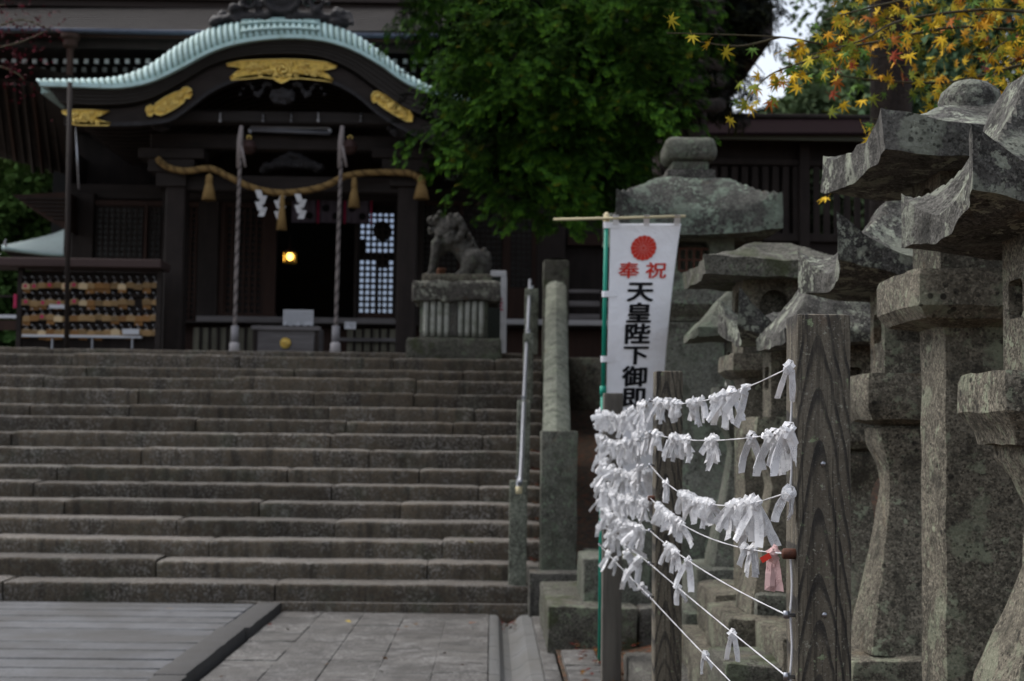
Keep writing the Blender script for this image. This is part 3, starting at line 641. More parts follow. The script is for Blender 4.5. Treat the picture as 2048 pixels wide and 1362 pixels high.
# ridge end ornament of carved clouds
orn = []
def OP(x, y, d=0): return at(x, y, YK + .25 + d)
ro = random.Random(21)
for k in range(70):
    x = ro.uniform(425, 704); hgt = 1 - abs(x - 565) / 150; y = 48 - ro.uniform(0, 1) * (12 + 85 * max(hgt, 0)) + (abs(x - 565) / 140) ** 2 * 6
    if abs(x - 565) < 26 and y < 20: continue
    orn.append((OP(x, y, ro.uniform(-.02, .12)), ro.uniform(.045, .085)))
for s in (-1, 1):
    for k in range(12):
        a = k / 11; orn.append((OP(565 + s * (30 + 105 * a), 34 + 6 * a * a, .02), .085 - .03 * a))
    for k in range(9):
        a = k * .7; orn.append((OP(565 + s * (66 + (16 - k) * math.cos(a)), 2 + (16 - k) * math.sin(a), -.03), .035))
for a in np.linspace(0, 2 * math.pi, 22): orn.append((OP(565 + 33 * math.cos(a), -4 + 28 * math.sin(a), -.04), .05))
orn.append((OP(565, -4), (.2, .05, .16)))
blob('ridge_ornament', [(tuple(c), r) for c, r in orn], M['carved'], H, voxel=.022, amp=.01, sc=14, smooth=3)
# gable pendant and bracket carvings
def carve(name, spec, Y, r=.045, m='carved', voxel=.02):
    return blob(name, [(tuple(at(x, y, Y + (0 if k % 2 else .03))), r * s) for k, (x, y, s) in enumerate(spec)], M[m], H, voxel=voxel, amp=.008, sc=16, smooth=2)
carve('pendant', [(565 + s * d, 178 + 14 * math.sin(d * .16) + (4 if d < 20 else 0), 1.25 - d * .006) for d in range(0, 88, 6) for s in (-1, 1)] + [(565, 190 + k * 5, 1.3 - k * .15) for k in range(4)] + [(565 + 22 * math.cos(a), 194 + 13 * math.sin(a), .8) for a in np.linspace(0, 6, 14)], YK + .3)
for cx, cy in ((322, 248), (800, 262)):
    carve('bracket_carving', [(cx + (18 - 1.6 * k) * math.cos(k * .7), cy + (14 - 1.2 * k) * math.sin(k * .7), .9) for k in range(11)] + [(cx - 22 + 4 * k, cy - 6 + 12 * math.sin(k * .6), .8) for k in range(12)], YK + .5)
carve('frog_leg_strut', [(585 + d, 338 - 26 * math.exp(-(d / 34.) ** 2) + 4 * math.sin(d * .4), 1.5) for d in range(-58, 60, 6)] + [(585 + d, 330 + 5 * math.sin(d * .5), 1.3) for d in range(-36, 40, 6)], 21.2)

# porch posts and beams
for xa, xb in ((322, 362), (790, 829)):
    A = at(xa, 705, 21); B = at(xb, 705, 21); top = at(xa, 330, 21).z
    o = bbox('porch_post', A.x, B.x, 21, 21 + (B.x - A.x), ZP, top, M['wood'], H, .02)
    stone('post_base', A.x - .09, B.x + .09, 20.91, 21.09 + B.x - A.x, ZP - .02, ZP + .06, M['granite_dark'], H, amp=.004)
    cx = (xa + xb) / 2
    for k, (w, ya, yb) in enumerate(((30, 345, 372), (46, 318, 343), (66, 296, 316))): pbox('bracket_block', cx - w, ya, cx + w, yb, 20.95 - .02 * k, .4, M['wood_x'], H)
pbox('rainbow_beam', 330, 222, 826, 246, 20.75, .28, M['wood_grey'], H, .02).data.materials[0] = mat('smoky beam', (.04, .035, .034), .8, layers=[('noise', 10, (.022, .019, .018), .42, .7, .8, (.12, 1, 1))])
pbox('tie_beam', 338, 352, 815, 384, 21.05, .24, M['wood_x'], H, .02)
pbox('tie_beam', 300, 268, 850, 300, 21.1, .22, M['wood_x'], H, .02)
pbox('tie_beam', 350, 386, 800, 402, 23.9, .2, M['wood_x'], H, .02)
for x in (441, 527, 583, 637, 722):
    p = at(x, 226, 20.72); mb = MB(); mb.tube([p, p + Vector((0, -.02, -.05)), p + Vector((0, 0, -.10))], .012, 6); mb.tube([p + Vector((0, -.02, -.10)), p + Vector((0, -.02, -.14))], .02, 6); mb.build('hook', M['metal_white'] if x in (441, 637) else M['steel'], H, True)

# facade: posts, rails and lattice screens at the hall front
YF = 24.0
for xa, xb in ((140, 184), (321, 366), (394, 436), (708, 716), (790, 846), (1072, 1130)): pbox('hall_post', xa, 385, xb, 700, YF - .05, .28, M['wood'], H, .015)
for xa, xb in ((286, 293), (526, 552), (1005, 1020), (1064, 1074), (436, 449), (916, 925)): pbox('door_stile', xa, 404, xb, 642, YF, .08, M['wood_red'], H)
for ya, yb, xa, xb in ((402, 413, 140, 552), (402, 411, 708, 1074), (626, 640, 436, 552), (626, 640, 708, 792), (575, 640, 846, 1074), (690, 700, 140, 322)): pbox('rail', xa, ya, xb, yb, YF + .01, .09, M['wood_red'], H)
pbox('frieze', 140, 375, 1200, 404, YF + .1, .1, M['wood_x'], H)
pbox('lintel', 432, 398, 792, 406, YF - .03, .12, M['wood_x'], H)
lat_n = [0]
def lattice(xa, xb, ya, yb, step, bar, back=None, mt='wood', tall=None):
    A = at(xa, yb, YF + .03); B = at(xb, ya, YF + .03); s = step * YF / F; w = bar * YF / F; mb = MB()
    n = max(2, round((B.x - A.x) / s)); k = max(2, round((B.z - A.z) / (s * (tall or 1))))
    for i in range(n + 1):
        x = A.x + (B.x - A.x) * i / n; mb.box(x - w / 2, x + w / 2, YF + .03, YF + .055, A.z, B.z)
    for i in range(k + 1):
        z = A.z + (B.z - A.z) * i / k; mb.box(A.x, B.x, YF + .04, YF + .065, z - w / 2, z + w / 2)
    o = link('lattice_screen', None, None, H)
    q = mb.build('lattice_bars', M[mt], o); q['kind'] = 'stuff'
    if back: bbox('backing', A.x, B.x, YF + .09, YF + .11, A.z, B.z, M[back], o, 0)
    return o
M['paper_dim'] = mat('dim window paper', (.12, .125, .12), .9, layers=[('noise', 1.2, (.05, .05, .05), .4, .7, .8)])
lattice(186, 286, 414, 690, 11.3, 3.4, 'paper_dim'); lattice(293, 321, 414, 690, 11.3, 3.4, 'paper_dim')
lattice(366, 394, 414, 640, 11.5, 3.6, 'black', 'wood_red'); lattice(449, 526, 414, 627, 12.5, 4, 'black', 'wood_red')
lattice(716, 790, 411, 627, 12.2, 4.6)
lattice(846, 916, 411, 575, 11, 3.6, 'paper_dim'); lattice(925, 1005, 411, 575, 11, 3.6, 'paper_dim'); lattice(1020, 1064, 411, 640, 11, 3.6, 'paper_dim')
# enclosed interior with a far opening behind the right-hand lattice
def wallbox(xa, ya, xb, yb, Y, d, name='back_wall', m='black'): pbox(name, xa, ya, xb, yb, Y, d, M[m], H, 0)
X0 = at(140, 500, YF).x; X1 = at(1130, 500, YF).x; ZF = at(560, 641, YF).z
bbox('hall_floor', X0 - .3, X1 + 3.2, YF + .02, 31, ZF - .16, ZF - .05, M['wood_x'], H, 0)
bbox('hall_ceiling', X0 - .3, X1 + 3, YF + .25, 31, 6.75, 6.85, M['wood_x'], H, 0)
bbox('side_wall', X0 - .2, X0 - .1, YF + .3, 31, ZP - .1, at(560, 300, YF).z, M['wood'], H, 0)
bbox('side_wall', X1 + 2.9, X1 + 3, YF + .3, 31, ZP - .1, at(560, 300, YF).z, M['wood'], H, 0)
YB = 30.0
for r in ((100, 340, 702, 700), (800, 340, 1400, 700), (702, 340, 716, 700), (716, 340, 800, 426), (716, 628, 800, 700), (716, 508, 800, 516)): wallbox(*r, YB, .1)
pane = bpy.data.materials.new('added dimming glass'); pane.use_nodes = True; pn = pane.node_tree.nodes; tb_ = pn.new('ShaderNodeBsdfTransparent'); tb_.inputs[0].default_value = (.50, .54, .62, 1); pane.node_tree.links.new(tb_.outputs[0], pn['Material Output'].inputs['Surface'])
pbox('window_pane', 716, 426, 800, 628, YB + .02, .006, pane, H, 0)  # added tinted pane, dims the sky seen through the lattice
# things hanging in the far opening: beam, drum
pbox('window_mullion', 750, 518, 757, 628, YB - .05, .05, M['black'], H, 0)
pbox('window_panel', 757, 516, 776, 536, YB - .06, .05, M['black'], H, 0)
pbox('window_panel', 716, 478, 730, 510, YB - .06, .05, M['black'], H, 0)
# curtain in the doorway with dark crests
cu = at(584, 400, YF - .1); cv = at(742, 447, YF - .1)
M['curtain'] = mat('pale violet curtain', (.13, .11, .14), .9)
for k in range(3):
    xa = cu.x + (cv.x - cu.x) * k / 3; xb = cu.x + (cv.x - cu.x) * (k + .94) / 3
    mb = MB(); mb.grid([[(xa + (xb - xa) * i / 10, YF - .1 + .02 * math.sin(i * 1.9 + k), z) for z in (cu.z, (cu.z + cv.z) / 2, cv.z)] for i in range(11)]); o = mb.build('curtain', M['curtain'], H, True)
    sm = o.modifiers.new('s', 'SOLIDIFY'); sm.thickness = .006
    for (fx, fz) in ((.3, .35), (.72, .7)):
        c = MB(); c.lathe([(.06, -.004), (.06, .004)], (0, 0, 0), 14); d = c.build('crest', M['ink_black'], o); d.rotation_euler = (R(90), 0, 0); d.location = (xa + (xb - xa) * fx, YF - .13, cu.z + (cv.z - cu.z) * fz)
    mb = MB(); mb.tube([(xb + .03, YF - .12, cu.z), (xb + .03, YF - .12, cv.z - .02)], .016, 6); mb.build('red_ribbon', M['pink'], o, True)
# veranda edge and boarded base
pbox('veranda_edge', 392, 634, 790, 646, YF - .9, .9, M['wood_grey'], H, .01)
pbox('veranda_floor', 140, 646, 1335, 650, YF - .88, .9, M['wood_x'], H, 0)
pbox('veranda_edge', 1013, 640, 1335, 651, YF - .95, .06, M['grey_paint'], H, .01)
for y0, y1 in ((580, 587), (603, 614), (629, 640)): pbox('railing', 1138, y0, 1335, y1, YF - .8, .06, M['wood_grey'], H, .01)
for x in (1200, 1290): pbox('railing_post', x, 576, x + 12, 642, YF - .82, .1, M['wood'], H)
pbox('base_boarding', 140, 651, 1335, 720, YF - .6, .05, M['wood_red'], H, 0)
for k, x in enumerate(range(386, 508, 18)): pbox('base_panel', x, 655, x + 12, 704, YF - .75, .04, M['wood_pale'], H); pbox('base_batten', x + 12.5, 652, x + 17.5, 704, YF - .78, .07, M['wood'], H)
for k, x in enumerate(range(694, 792, 17)): pbox('base_panel', x, 658, x + 12, 704, YF - .75, .04, M['wood_pale'], H); pbox('base_batten', x + 12.5, 652, x + 16.5, 704, YF - .78, .07, M['wood'], H)
pbox('step_rail', 672, 676, 792, 683, YF - .85, .05, M['wood_grey'], H)
pbox('wing_wall', 1130, 395, 1345, 646, YF + .3, .1, M['wood_red'], H, 0).data.materials[0] = M['wood']
pbox('wing_beam', 1135, 470, 1345, 492, YF + .2, .1, M['wood_red'], H)

# main roof above
pr0 = lambda x, y, Y: at(x, y, Y)
rf = MB(); rf.grid([[pr0(x, 66, 23.0) for x in (-260, 400, 1350)], [pr0(x, 20, 26.0) for x in (-260, 400, 1350)], [pr0(x, 20, 26.0) + Vector((0, 4, -.3)) for x in (-260, 400, 1350)], [pr0(x, 66, 23.0) + Vector((0, 6, .1)) for x in (-260, 400, 1350)]], closed=False)
rf.build('main_roof', M['bark_roof'], H)
for k in range(10):                           # courses of the bark roof
    t = k / 10; a = pr0(-260, 66, 23).lerp(pr0(-260, 20, 26), t); c = pr0(1350, 66, 23).lerp(pr0(1350, 20, 26), t); mb = MB()
    mb.grid([[p + Vector((0, -.01, .0)), p + Vector((0, -.02, .045)), p + Vector((0, .30, .16)), p + Vector((0, .3, .06))] for p in (a, c)], closed=True, caps=True); mb.build('roof_course', M['bark_roof'], H)
pbox('eave_edge', -260, 62, 1350, 69, 22.97, .5, M['slate'], H, .01)
pbox('fascia', -260, 69.5, 1350, 80, 23.1, .06, M['wood_red'], H)
pbox('soffit_board', -260, 80, 1350, 102, 23.3, .05, M['wood'], H)
pbox('ridge_board', -260, 4, 1350, 19, 26.0, .3, M['wood_red'], H, .01).data.materials[0] = mat('ridge board', (.035, .025, .022), .8, layers=[('noise', 8, (.024, .017, .015), .42, .7, .8, (.1, 1, 1))])
pbox('ridge_board', -260, -20, 1350, 2, 25.9, .4, M['wood_red'], H, .01).data.materials[0] = mat('upper ridge board', (.038, .028, .025), .8)
ur = MB(); ur.box(X0 - 5, X1 + 4, 26.3, 34, at(500, 20, 26).z - .3, at(500, -20, 26).z); ur.build('upper_roof', M['bark_roof'], H)
sof = MB(); sof.grid([[pr0(x, 90, 23.4) for x in (-260, 1350)], [pr0(x, 118, 25.2) for x in (-260, 1350)]]); sof.build('soffit', M['wood'], H)
bbox('upper_wall', at(140, 200, 25).x - 3.2, at(140, 200, 25).x, 25.2, 25.3, at(100, 200, 25).z, at(100, 60, 25).z, M['wood'], H, 0)
bbox('upper_wall', at(140, 200, 25).x + .002, X1 + 3, 25.2, 25.3, at(500, 404, 25).z, at(500, 60, 25).z, M['wood'], H, 0)
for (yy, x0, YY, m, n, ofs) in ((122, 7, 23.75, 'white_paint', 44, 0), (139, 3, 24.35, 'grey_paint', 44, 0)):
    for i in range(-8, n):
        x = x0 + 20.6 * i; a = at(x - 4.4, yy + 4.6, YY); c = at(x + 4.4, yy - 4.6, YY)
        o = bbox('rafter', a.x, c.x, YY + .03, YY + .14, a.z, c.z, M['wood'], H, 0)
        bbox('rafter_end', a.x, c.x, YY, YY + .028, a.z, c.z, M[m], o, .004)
# gutter post at the upper left
mb = MB(); p = at(141, 84, 23.0); q = at(139, 170, 23.0); mb.tube([p, q], .055, 10); mb.lathe([(.07, 0), (.12, .05), (.12, .14), (.16, .18), (.16, .24)], p - Vector((0, 0, .12)), 12); mb.build('rain_head', M['wood_red'], H, False)
# roof of the left wing, seen from below
wing = MB()
wing.grid([[at(x, y, Y) for (x, y, Y) in ((-220, 150, 21.5), (40, 158, 21.5), (150, 185, 21.5))], [at(x, y, Y) for (x, y, Y) in ((-220, 262, 24.2), (40, 325, 24.2), (145, 352, 24.2))], [at(x, y, Y) + Vector((0, 0, .25)) for (x, y, Y) in ((-220, 262, 24.2), (40, 325, 24.2), (145, 352, 24.2))], [at(x, y, Y) + Vector((0, 0, .25)) for (x, y, Y) in ((-220, 150, 21.5), (40, 158, 21.5), (150, 185, 21.5))]], closed=False)
wing.build('wing_roof', M['wood'], H)
for i in range(16):
    x = -150 + 18 * i; a = at(x, 160 + .1 * i, 21.55); c = at(x + 20, 318 + (x > 40) * 20 - max(0, 30 - x) * .25, 24.1); mb = MB(); mb.tube([a - Vector((0, 0, .05)), c - Vector((0, 0, .05))], .04, 4); mb.build('wing_rafter', M['wood_red'] if i % 3 == 0 else M['wood'], H)
# low brown eave corner and its wall
ec = pprism('low_eave', [(24, 390), (136, 384), (136, 462), (96, 440), (60, 416)], 23.4, 2.5, M['wood_red'], H)
for k in range(6): pbox('eave_board', 36 + 14 * k, 395 + 8 * k, 138, 399 + 8 * k, 23.36, .03, M['wood'], H, 0)
# slim support pole, rain chain
mb = MB(); mb.tube([at(140, 165, 19.65), at(133, 706, 19.65)], .036, 8); mb.build('support_pole', M['wood'], H, True)
mb = MB(); mb.tube([at(152, 250, 20.4), at(158, 378, 20.4)], .014, 6); mb.build('rain_chain', M['steel'], H, True)

# ------------------------------------------------------------------ things at the porch
def rope(name, parent, pts, rad, strands, m, turns, n=60, sub=6):
    c = curve_pts(pts, n)
    for s in range(strands):
        path = []
        for i, p in enumerate(c):
            t = (c[min(i + 1, n)] - c[max(i - 1, 0)]).normalized(); a = t.cross(Vector((0, 1, 0))).normalized(); b2 = t.cross(a)
            ph = 2 * math.pi * (turns * i / n + s / strands); path.append(p + a * (rad * .5 * math.cos(ph)) + b2 * (rad * .5 * math.sin(ph)))
        mb = MB(); mb.tube(path, rad * .62, sub); mb.build(name, m[s % len(m)] if isinstance(m, tuple) else m, parent, True)
M['bellrope_dark'] = mat('grey bell rope strand', (.10, .085, .08), .9)
for k, (x0, y0, x1, y1, lab) in enumerate(((481, 262, 470, 652, 'twisted grey bell rope with a white tassel hanging left of the offering box'), (683, 262, 672, 652, 'twisted grey bell rope with a white tassel hanging right of the offering box'))):
    e = empty('bell_rope', (0, 0, 0), lab, 'bell rope', 'bell ropes of the porch')
    Y = 20.35
    rope('rope_strand', e, [at(x0, y0 + 40, Y), at((x0 + x1) / 2, (y0 + y1) / 2, Y), at(x1, y1, Y)], .028, 3, (M['bellrope'], M['bellrope'], M['bellrope_dark']), 17, 150)
    mb = MB(); mb.tube([at(x0 + 2, y0 - 10, Y), at(x0 - 1, y0 + 20, Y), at(x0 - 4, y0 + 74, Y)], [.03, .045, .03], 8); mb.tube([at(x0 + 2, y0 + 30, Y - .02), at(x0 + 10, y0 + 72, Y - .02)], .02, 6); mb.build('rope_knot', M['bellrope'], e, True)
    mb = MB(); c = at(x1, y1, Y); d = at(x1 - 1, 686, Y); mb.tube([c, d], .056, 10); mb.build('wooden_grip', mat('faded grip', (.25, .24, .25), .7), e, True)
    mb = MB(); f = at(x1 - 1, 684, Y); mb.lathe([(.05, 0), (.075, -.03), (.07, -.06), (.085, -.17), (.03, -.172)], f, 14); mb.build('tassel', mat('tassel', (.46, .43, .43), .9), e, True)
    e2 = empty('suzu_bell', (0, 0, 0), ('large dull red bell under the beam beside the left rope top', 'large dull red bell under the beam beside the right rope top')[k], 'bell', 'bells of the porch')
    cb = at(x0 + 17, 294, 20.62); mb = MB(); mb.lathe([(.01, .118), (.05, .11), (.095, .07), (.112, 0), (.118, -.005), (.112, -.012), (.095, -.07), (.05, -.108), (.008, -.112)], cb, 18); mb.build('bell_body', M['bronze'], e2, True)
    mb = MB(); mb.tube([cb + Vector((.03 * math.cos(a), 0, .14 + .03 * math.sin(a))) for a in np.linspace(0, 6.28, 12)], .01, 6, False); mb.build('bell_ring', M['gold_plain'], e2, True)
e = empty('sacred_rope', (0, 0, 0), 'thick straw rope strung in a shallow swag between the porch posts', 'straw rope')
rp_ = [(316, 318), (335, 334), (372, 342), (420, 337), (455, 352), (500, 373), (550, 385), (600, 383), (650, 372), (690, 353), (730, 346), (790, 345), (825, 348), (840, 358)]
rope('straw_strand', e, [at(x, y, 20.85) for x, y in rp_], .05, 3, (M['straw'], M['straw_dark'], M['straw']), 26, 160)
def tassel(x, y0, y1, w, parent, Y=20.8):
    a = at(x, y0, Y); bz = at(x, y1, Y).z; h = a.z - bz; r = w * Y / F
    mb = MB(); mb.lathe([(.016, 0), (r * .42, -h * .08), (r * .5, -h * .28), (r * .42, -h * .34), (r * .62, -h * .5), (r, -h), (.02, -h * .98)], a, 14); o = mb.build('straw_tassel', M['straw'], parent, True); rough_mesh(o.data, .008, 22)
    mb = MB(); mb.tube([a + Vector((r * .47 * math.cos(t), r * .47 * math.sin(t), -h * .32)) for t in np.linspace(0, 6.28, 13)], .009, 5, False); mb.build('tie', M['straw'], o, True)
for x, y0, y1, w in ((419, 347, 400, 15), (565, 388, 460, 11), (709, 354, 415, 12), (843, 350, 398, 16)): tassel(x, y0, y1, w, e)
rz = random.Random(4)
shl = ('zigzag white paper streamer hanging left of the middle straw tassel', 'zigzag white paper streamer hanging behind the middle straw tassel', 'zigzag white paper streamer hanging right of the middle straw tassel')
for k, (x, y0, y1) in enumerate(((522, 380, 432), (560, 390, 438), (601, 388, 437))):
    s = empty('paper_streamer', (0, 0, 0), shl[k], 'paper streamer', 'zigzag streamers on the straw rope')
    mb = MB(); n = 4; Y = 20.76 if k != 1 else 20.84
    for q in range(n):
        sgn = 1 if (q + k) % 2 else -1; ya = y0 + (y1 - y0) * q / n * .9; yb = ya + (y1 - y0) / n * 1.35; cx = x + sgn * 3.2
        A = at(cx - 6 + sgn * 3, ya, Y + .012 * q); B = at(cx + 6 + sgn * 3, ya, Y + .012 * q); C = at(cx + 6 - sgn * 3, yb, Y + .012 * q); D = at(cx - 6 - sgn * 3, yb, Y + .012 * q)
        mb.add([A, B, C, D, A + Vector((0, .005, 0)), B + Vector((0, .005, 0)), C + Vector((0, .005, 0)), D + Vector((0, .005, 0))], [(0, 1, 2, 3), (7, 6, 5, 4), (0, 4, 5, 1), (1, 5, 6, 2), (2, 6, 7, 3), (3, 7, 4, 0)])
    mb.build('folded_paper', M['white_paint'], s)
# offering box with its notice and a small card
e = empty('offering_box', (0, 0, 0), 'grey wooden offering box with a round gilt crest below the doorway', 'offering box')
A = at(506, 706, 20.75); B = at(638, 655, 20.75)
bbox('box_body', A.x, B.x, 20.75, 21.35, ZP - .0, B.z, M['wood_grey'], e, .012)
bbox('front_board', A.x + .07, B.x - .07, 20.73, 20.752, ZP + .02, at(560, 672, 20.75).z, M['wood_grey'], e, .006)
bbox('top_rim', A.x - .03, B.x + .03, 20.71, 20.78, B.z - .05, B.z + .012, M['wood_grey'], e, .008)
for k in range(9): z = A.x + (B.x - A.x) * (k + .5) / 9; bbox('grate_bar', z - .022, z + .022, 20.79, 21.33, B.z + .001, B.z + .035, M['wood'], e, .004)
for s in (A.x + .03, B.x - .03): bbox('corner_strap', s - .03, s + .03, 20.735, 20.75, ZP, B.z - .052, M['wood'], e, .004)
cr = at(571, 686, 20.72); mb = MB(); mb.lathe([(.075, -.012), (.08, .0), (.07, .012), (.06, .006)], (0, 0, 0), 20); o = mb.build('crest', M['gold'], e, True); o.rotation_euler = (R(90), 0, 0); o.location = (cr.x, 20.715, cr.z)
comma_crest(cr.x, cr.z, 20.72, .055, e)
def notice(name, label, xa, ya, xb, yb, Y, cols, rowsn):
    e = empty(name, (0, 0, 0), label, 'notice'); A = at(xa, yb, Y); B = at(xb, ya, Y)
    bbox('board', A.x, B.x, Y, Y + .02, A.z, B.z, M['metal_white'], e, .004)
    r = random.Random(xa); mb = MB()
    for c in range(cols):
        x = A.x + (B.x - A.x) * (c + .8) / (cols + .6); z = B.z - .02; bot = A.z + r.uniform(.01, .08)
        while z > bot:
            h = r.uniform(.006, .011); mb.box(x - .0055, x + .0055, Y - .0015, Y - .0002, z - h, z); z -= h + .005
    o = mb.build('print', M['ink_black'], e); o['kind'] = 'stuff'
    return e
notice('notice_board', 'pale notice with columns of small print propped on the offering box', 566, 620, 627, 651, 20.95, 11, 1)
notice('small_notice', 'small white card standing on the veranda right of the bell rope', 689, 644, 712, 658, 20.9, 5, 1)
# fluorescent fitting and lit lamp
e = empty('tube_light', (0, 0, 0), 'unlit white tube light slung under the porch beam', 'tube light')
mb = MB(); mb.tube([at(499, 259, 20.95), at(660, 266, 20.95)], .034, 10); mb.build('tube', mat('unlit tube', (.16, .165, .19), .4), e, True)
pbox('housing', 500, 252, 659, 258, 20.97, .08, M['steel'], e)
for x in (500, 660): p = at(x, 262, 20.95); mb = MB(); mb.lathe([(.03, -.03), (.035, .03)], p, 8); mb.build('socket', M['steel'], e)
e = empty('hanging_lamp', (0, 0, 0), 'small lit golden lamp glowing in the dark doorway', 'lamp')
c = at(580, 513, 26.5); em = bpy.data.materials.new('lit bulb'); em.use_nodes = True; bs = em.node_tree.nodes['Principled BSDF']; bs.inputs['Emission Color'].default_value = (1, .62, .12, 1); bs.inputs['Emission Strength'].default_value = 2.3; bs.inputs['Base Color'].default_value = (.8, .6, .2, 1)
mb = MB(); mb.lathe([(.01, -.075), (.05, -.055), (.07, 0), (.05, .055), (.01, .075)], c, 12); mb.build('bulb', em, e, True)
mb = MB(); mb.lathe([(.13, .06), (.12, .09), (.03, .16), (.012, .4)], c, 10); mb.build('lamp_cap', M['bronze'], e, True)
for s in (-1, 1):
    for t in (-1, 1): mb = MB(); mb.tube([c + Vector((.1 * s, .1 * t, .07)), c + Vector((.1 * s, .1 * t, -.12))], .008, 4); mb.build('lamp_rib', M['gold_plain'], e)
mb = MB(); mb.lathe([(.13, -.12), (.13, -.14)], c, 10); mb.build('lamp_base', M['gold_plain'], e)
lp = bpy.data.lights.new('lamp_glow', 'POINT'); lp.energy = .7; lp.color = (1, .6, .2); lp.shadow_soft_size = .08; lo = bpy.data.objects.new('lamp_glow', lp); COL.objects.link(lo); lo.location = c + Vector((0, -.14, -.02)); lo.parent = e
e = empty('hanging_drum', (0, 0, 0), 'round dark drum shape showing against the bright lattice window', 'drum')
c = at(765, 462, 27.0); mb = MB(); mb.lathe([(.16, -.2), (.175, -.12), (.18, 0), (.175, .12), (.16, .2)], (0, 0, 0), 20); o = mb.build('drum_body', M['black'], e, True); o.rotation_euler = (R(90), 0, 0); o.location = c
mb = MB(); mb.tube([c, c + Vector((0, 0, .7))], .015, 6); mb.build('hanger', M['black'], e)

# ------------------------------------------------------------------ ema rack
YE = 20.2
er = empty('plaque_rack', (0, 0, 0), 'timber rack with a red brown roof board and rows of pegs at the far left', 'rack')
pbox('roof_board', -60, 516, 322, 533, YE - .25, .6, M['wood_red'], er, .01).data.materials[0] = mat('rack roof board', (.055, .034, .031), .75, layers=[('noise', 9, (.032, .02, .018), .42, .7, .8, (.1, 1, 1))])
for xa, xb in ((33, 43), (311, 322), (-40, -30)): pbox('rack_post', xa, 534, xb, 712, YE - .03, .1, M['wood_x'], er)
pbox('back_panel', 43, 545, 311, 700, YE + .16, .03, M['wood'], er, 0)
for yb in (556, 588, 620, 652): pbox('peg_rail', 43, yb - 3, 311, yb + 4, YE + .08, .05, M['wood'], er, 0)
pbox('ledge', 43, 670, 282, 675, YE - .04, .1, M['metal_white'], er, .004)
pbox('side_rail', -60, 629, 33, 636, YE - .02, .06, M['metal_white'], er, .004)
pbox('side_rail', -60, 590, 33, 594, YE, .05, M['wood_x'], er, .004); pbox('side_panel', -60, 640, 33, 660, YE, .04, M['wood_red'], er, .004)
for x in (104, 184, 264): pbox('ledge_bracket', x - 2, 676, x + 2, 698, YE - .02, .05, M['steel'], er)
cols = [52 + 16.1 * i for i in range(17)]
pegs = MB()
for yb in (556, 588, 620, 652):
    for x in cols:
        p = at(x, yb, YE + .08); pg = MB(); pg.tube([p, p + Vector((0, -.1, .01))], .008, 5); pg.build('peg', M['metal_white'], er)
re_ = random.Random(8); NTH = 'first second third fourth fifth sixth seventh eighth ninth tenth eleventh twelfth thirteenth fourteenth fifteenth sixteenth seventeenth'.split()
ema_me = []
for w, h in ((.118, .092), (.125, .098), (.112, .088)):
    mb = MB(); mb.prism([(-w / 2, -h / 2), (w / 2, -h / 2), (w / 2, h * .28), (0, h * .5), (-w / 2, h * .28)], 0, .009); ema_me.append(fix(mesh('plaque', mb.v, mb.f)))
mb = MB(); mb.tube([(-.02, 0, .03), (0, -.004, .085), (.02, 0, .03)], .0035, 4); str_me = mesh('plaque_cord', mb.v, mb.f)
mb = MB(); mb.lathe([(.027, 0), (.027, .002)], (0, 0, 0), 12); dot_me = mesh('crest_print', mb.v, mb.f)
pinks = {(0, 0), (0, 1), (0, 3), (0, 6), (0, 5), (1, 0), (1, 2), (1, 4), (1, 6), (2, 2), (2, 5)}
M['ema_pale'] = mat('fresh pale plaque', (.55, .42, .25), .8, objvar=(.8, 1.1)); M['ema_old'] = mat('aged plaque', (.24, .12, .04), .8, objvar=(.7, 1.1))
rown = ('top', 'second', 'third', 'bottom')
for r, y in enumerate((571, 604, 635, 664)):
    for c, x in enumerate(cols):
        if r < 3 and c in (14,) and r == 1: continue
        for lay in range(2 if re_.random() < .35 else 1):
            k = re_.random(); kind = 'ema_old' if (lay == 1 or k < .18) else ('ema_pale' if k > .8 else 'ema')
            p = at(x + re_.uniform(-1.5, 1.5), y + re_.uniform(-2, 2) + lay * 8, YE - .03 + .03 * lay + re_.uniform(0, .012))
            e = bpy.data.objects.new('votive_plaque', None); COL.objects.link(e); e.location = p; e.rotation_euler.y = R(re_.uniform(-4, 4))
            pk = (r, c) in pinks and lay == 0
            tag(e, '%s votive plaque %s %s from left in %s row of the rack' % ({'ema': 'tan', 'ema_pale': 'pale', 'ema_old': 'dark aged'}[kind] + (' crested' if pk else ''), 'behind' if lay else 'hanging', NTH[c], rown[r]), 'votive plaque', 'votive plaques hanging on the rack')
            link('plaque', ema_me[re_.randrange(3)].copy() if False else ema_me[re_.randrange(3)], None, e)
            pl = e.children[0]; pl.data = pl.data if pl.data.materials else pl.data
            if not pl.data.materials: pl.data.materials.append(M['ema'])
            pl.material_slots[0].link = 'OBJECT'; pl.material_slots[0].material = M[kind]
            cdn = link('cord', str_me, None, e)
            if not str_me.materials: str_me.materials.append(M['cord'])
            if pk:
                dd = link('crest_print', dot_me, None, e); dd.rotation_euler = (R(90), 0, 0); dd.location = (.0, -.001, 0)
                if not dot_me.materials: dot_me.materials.append(M['pink'])
for xa, ya, xb, yb, lab in ((98, 609, 130, 617, 'short white label strip under the second row of plaques'), (245, 658, 278, 669, 'grey white label card on the ledge below the bottom plaques')):
    e = pbox('label_strip', xa, ya, xb, yb, YE - .07, .012, M['metal_white']); tag(e, lab, 'label card')
e = pbox('red_strip', 27, 588, 33, 616, YE - .06, .03, M['pink']); tag(e, 'narrow crimson strip hanging on the left side of the plaque rack', 'strip')
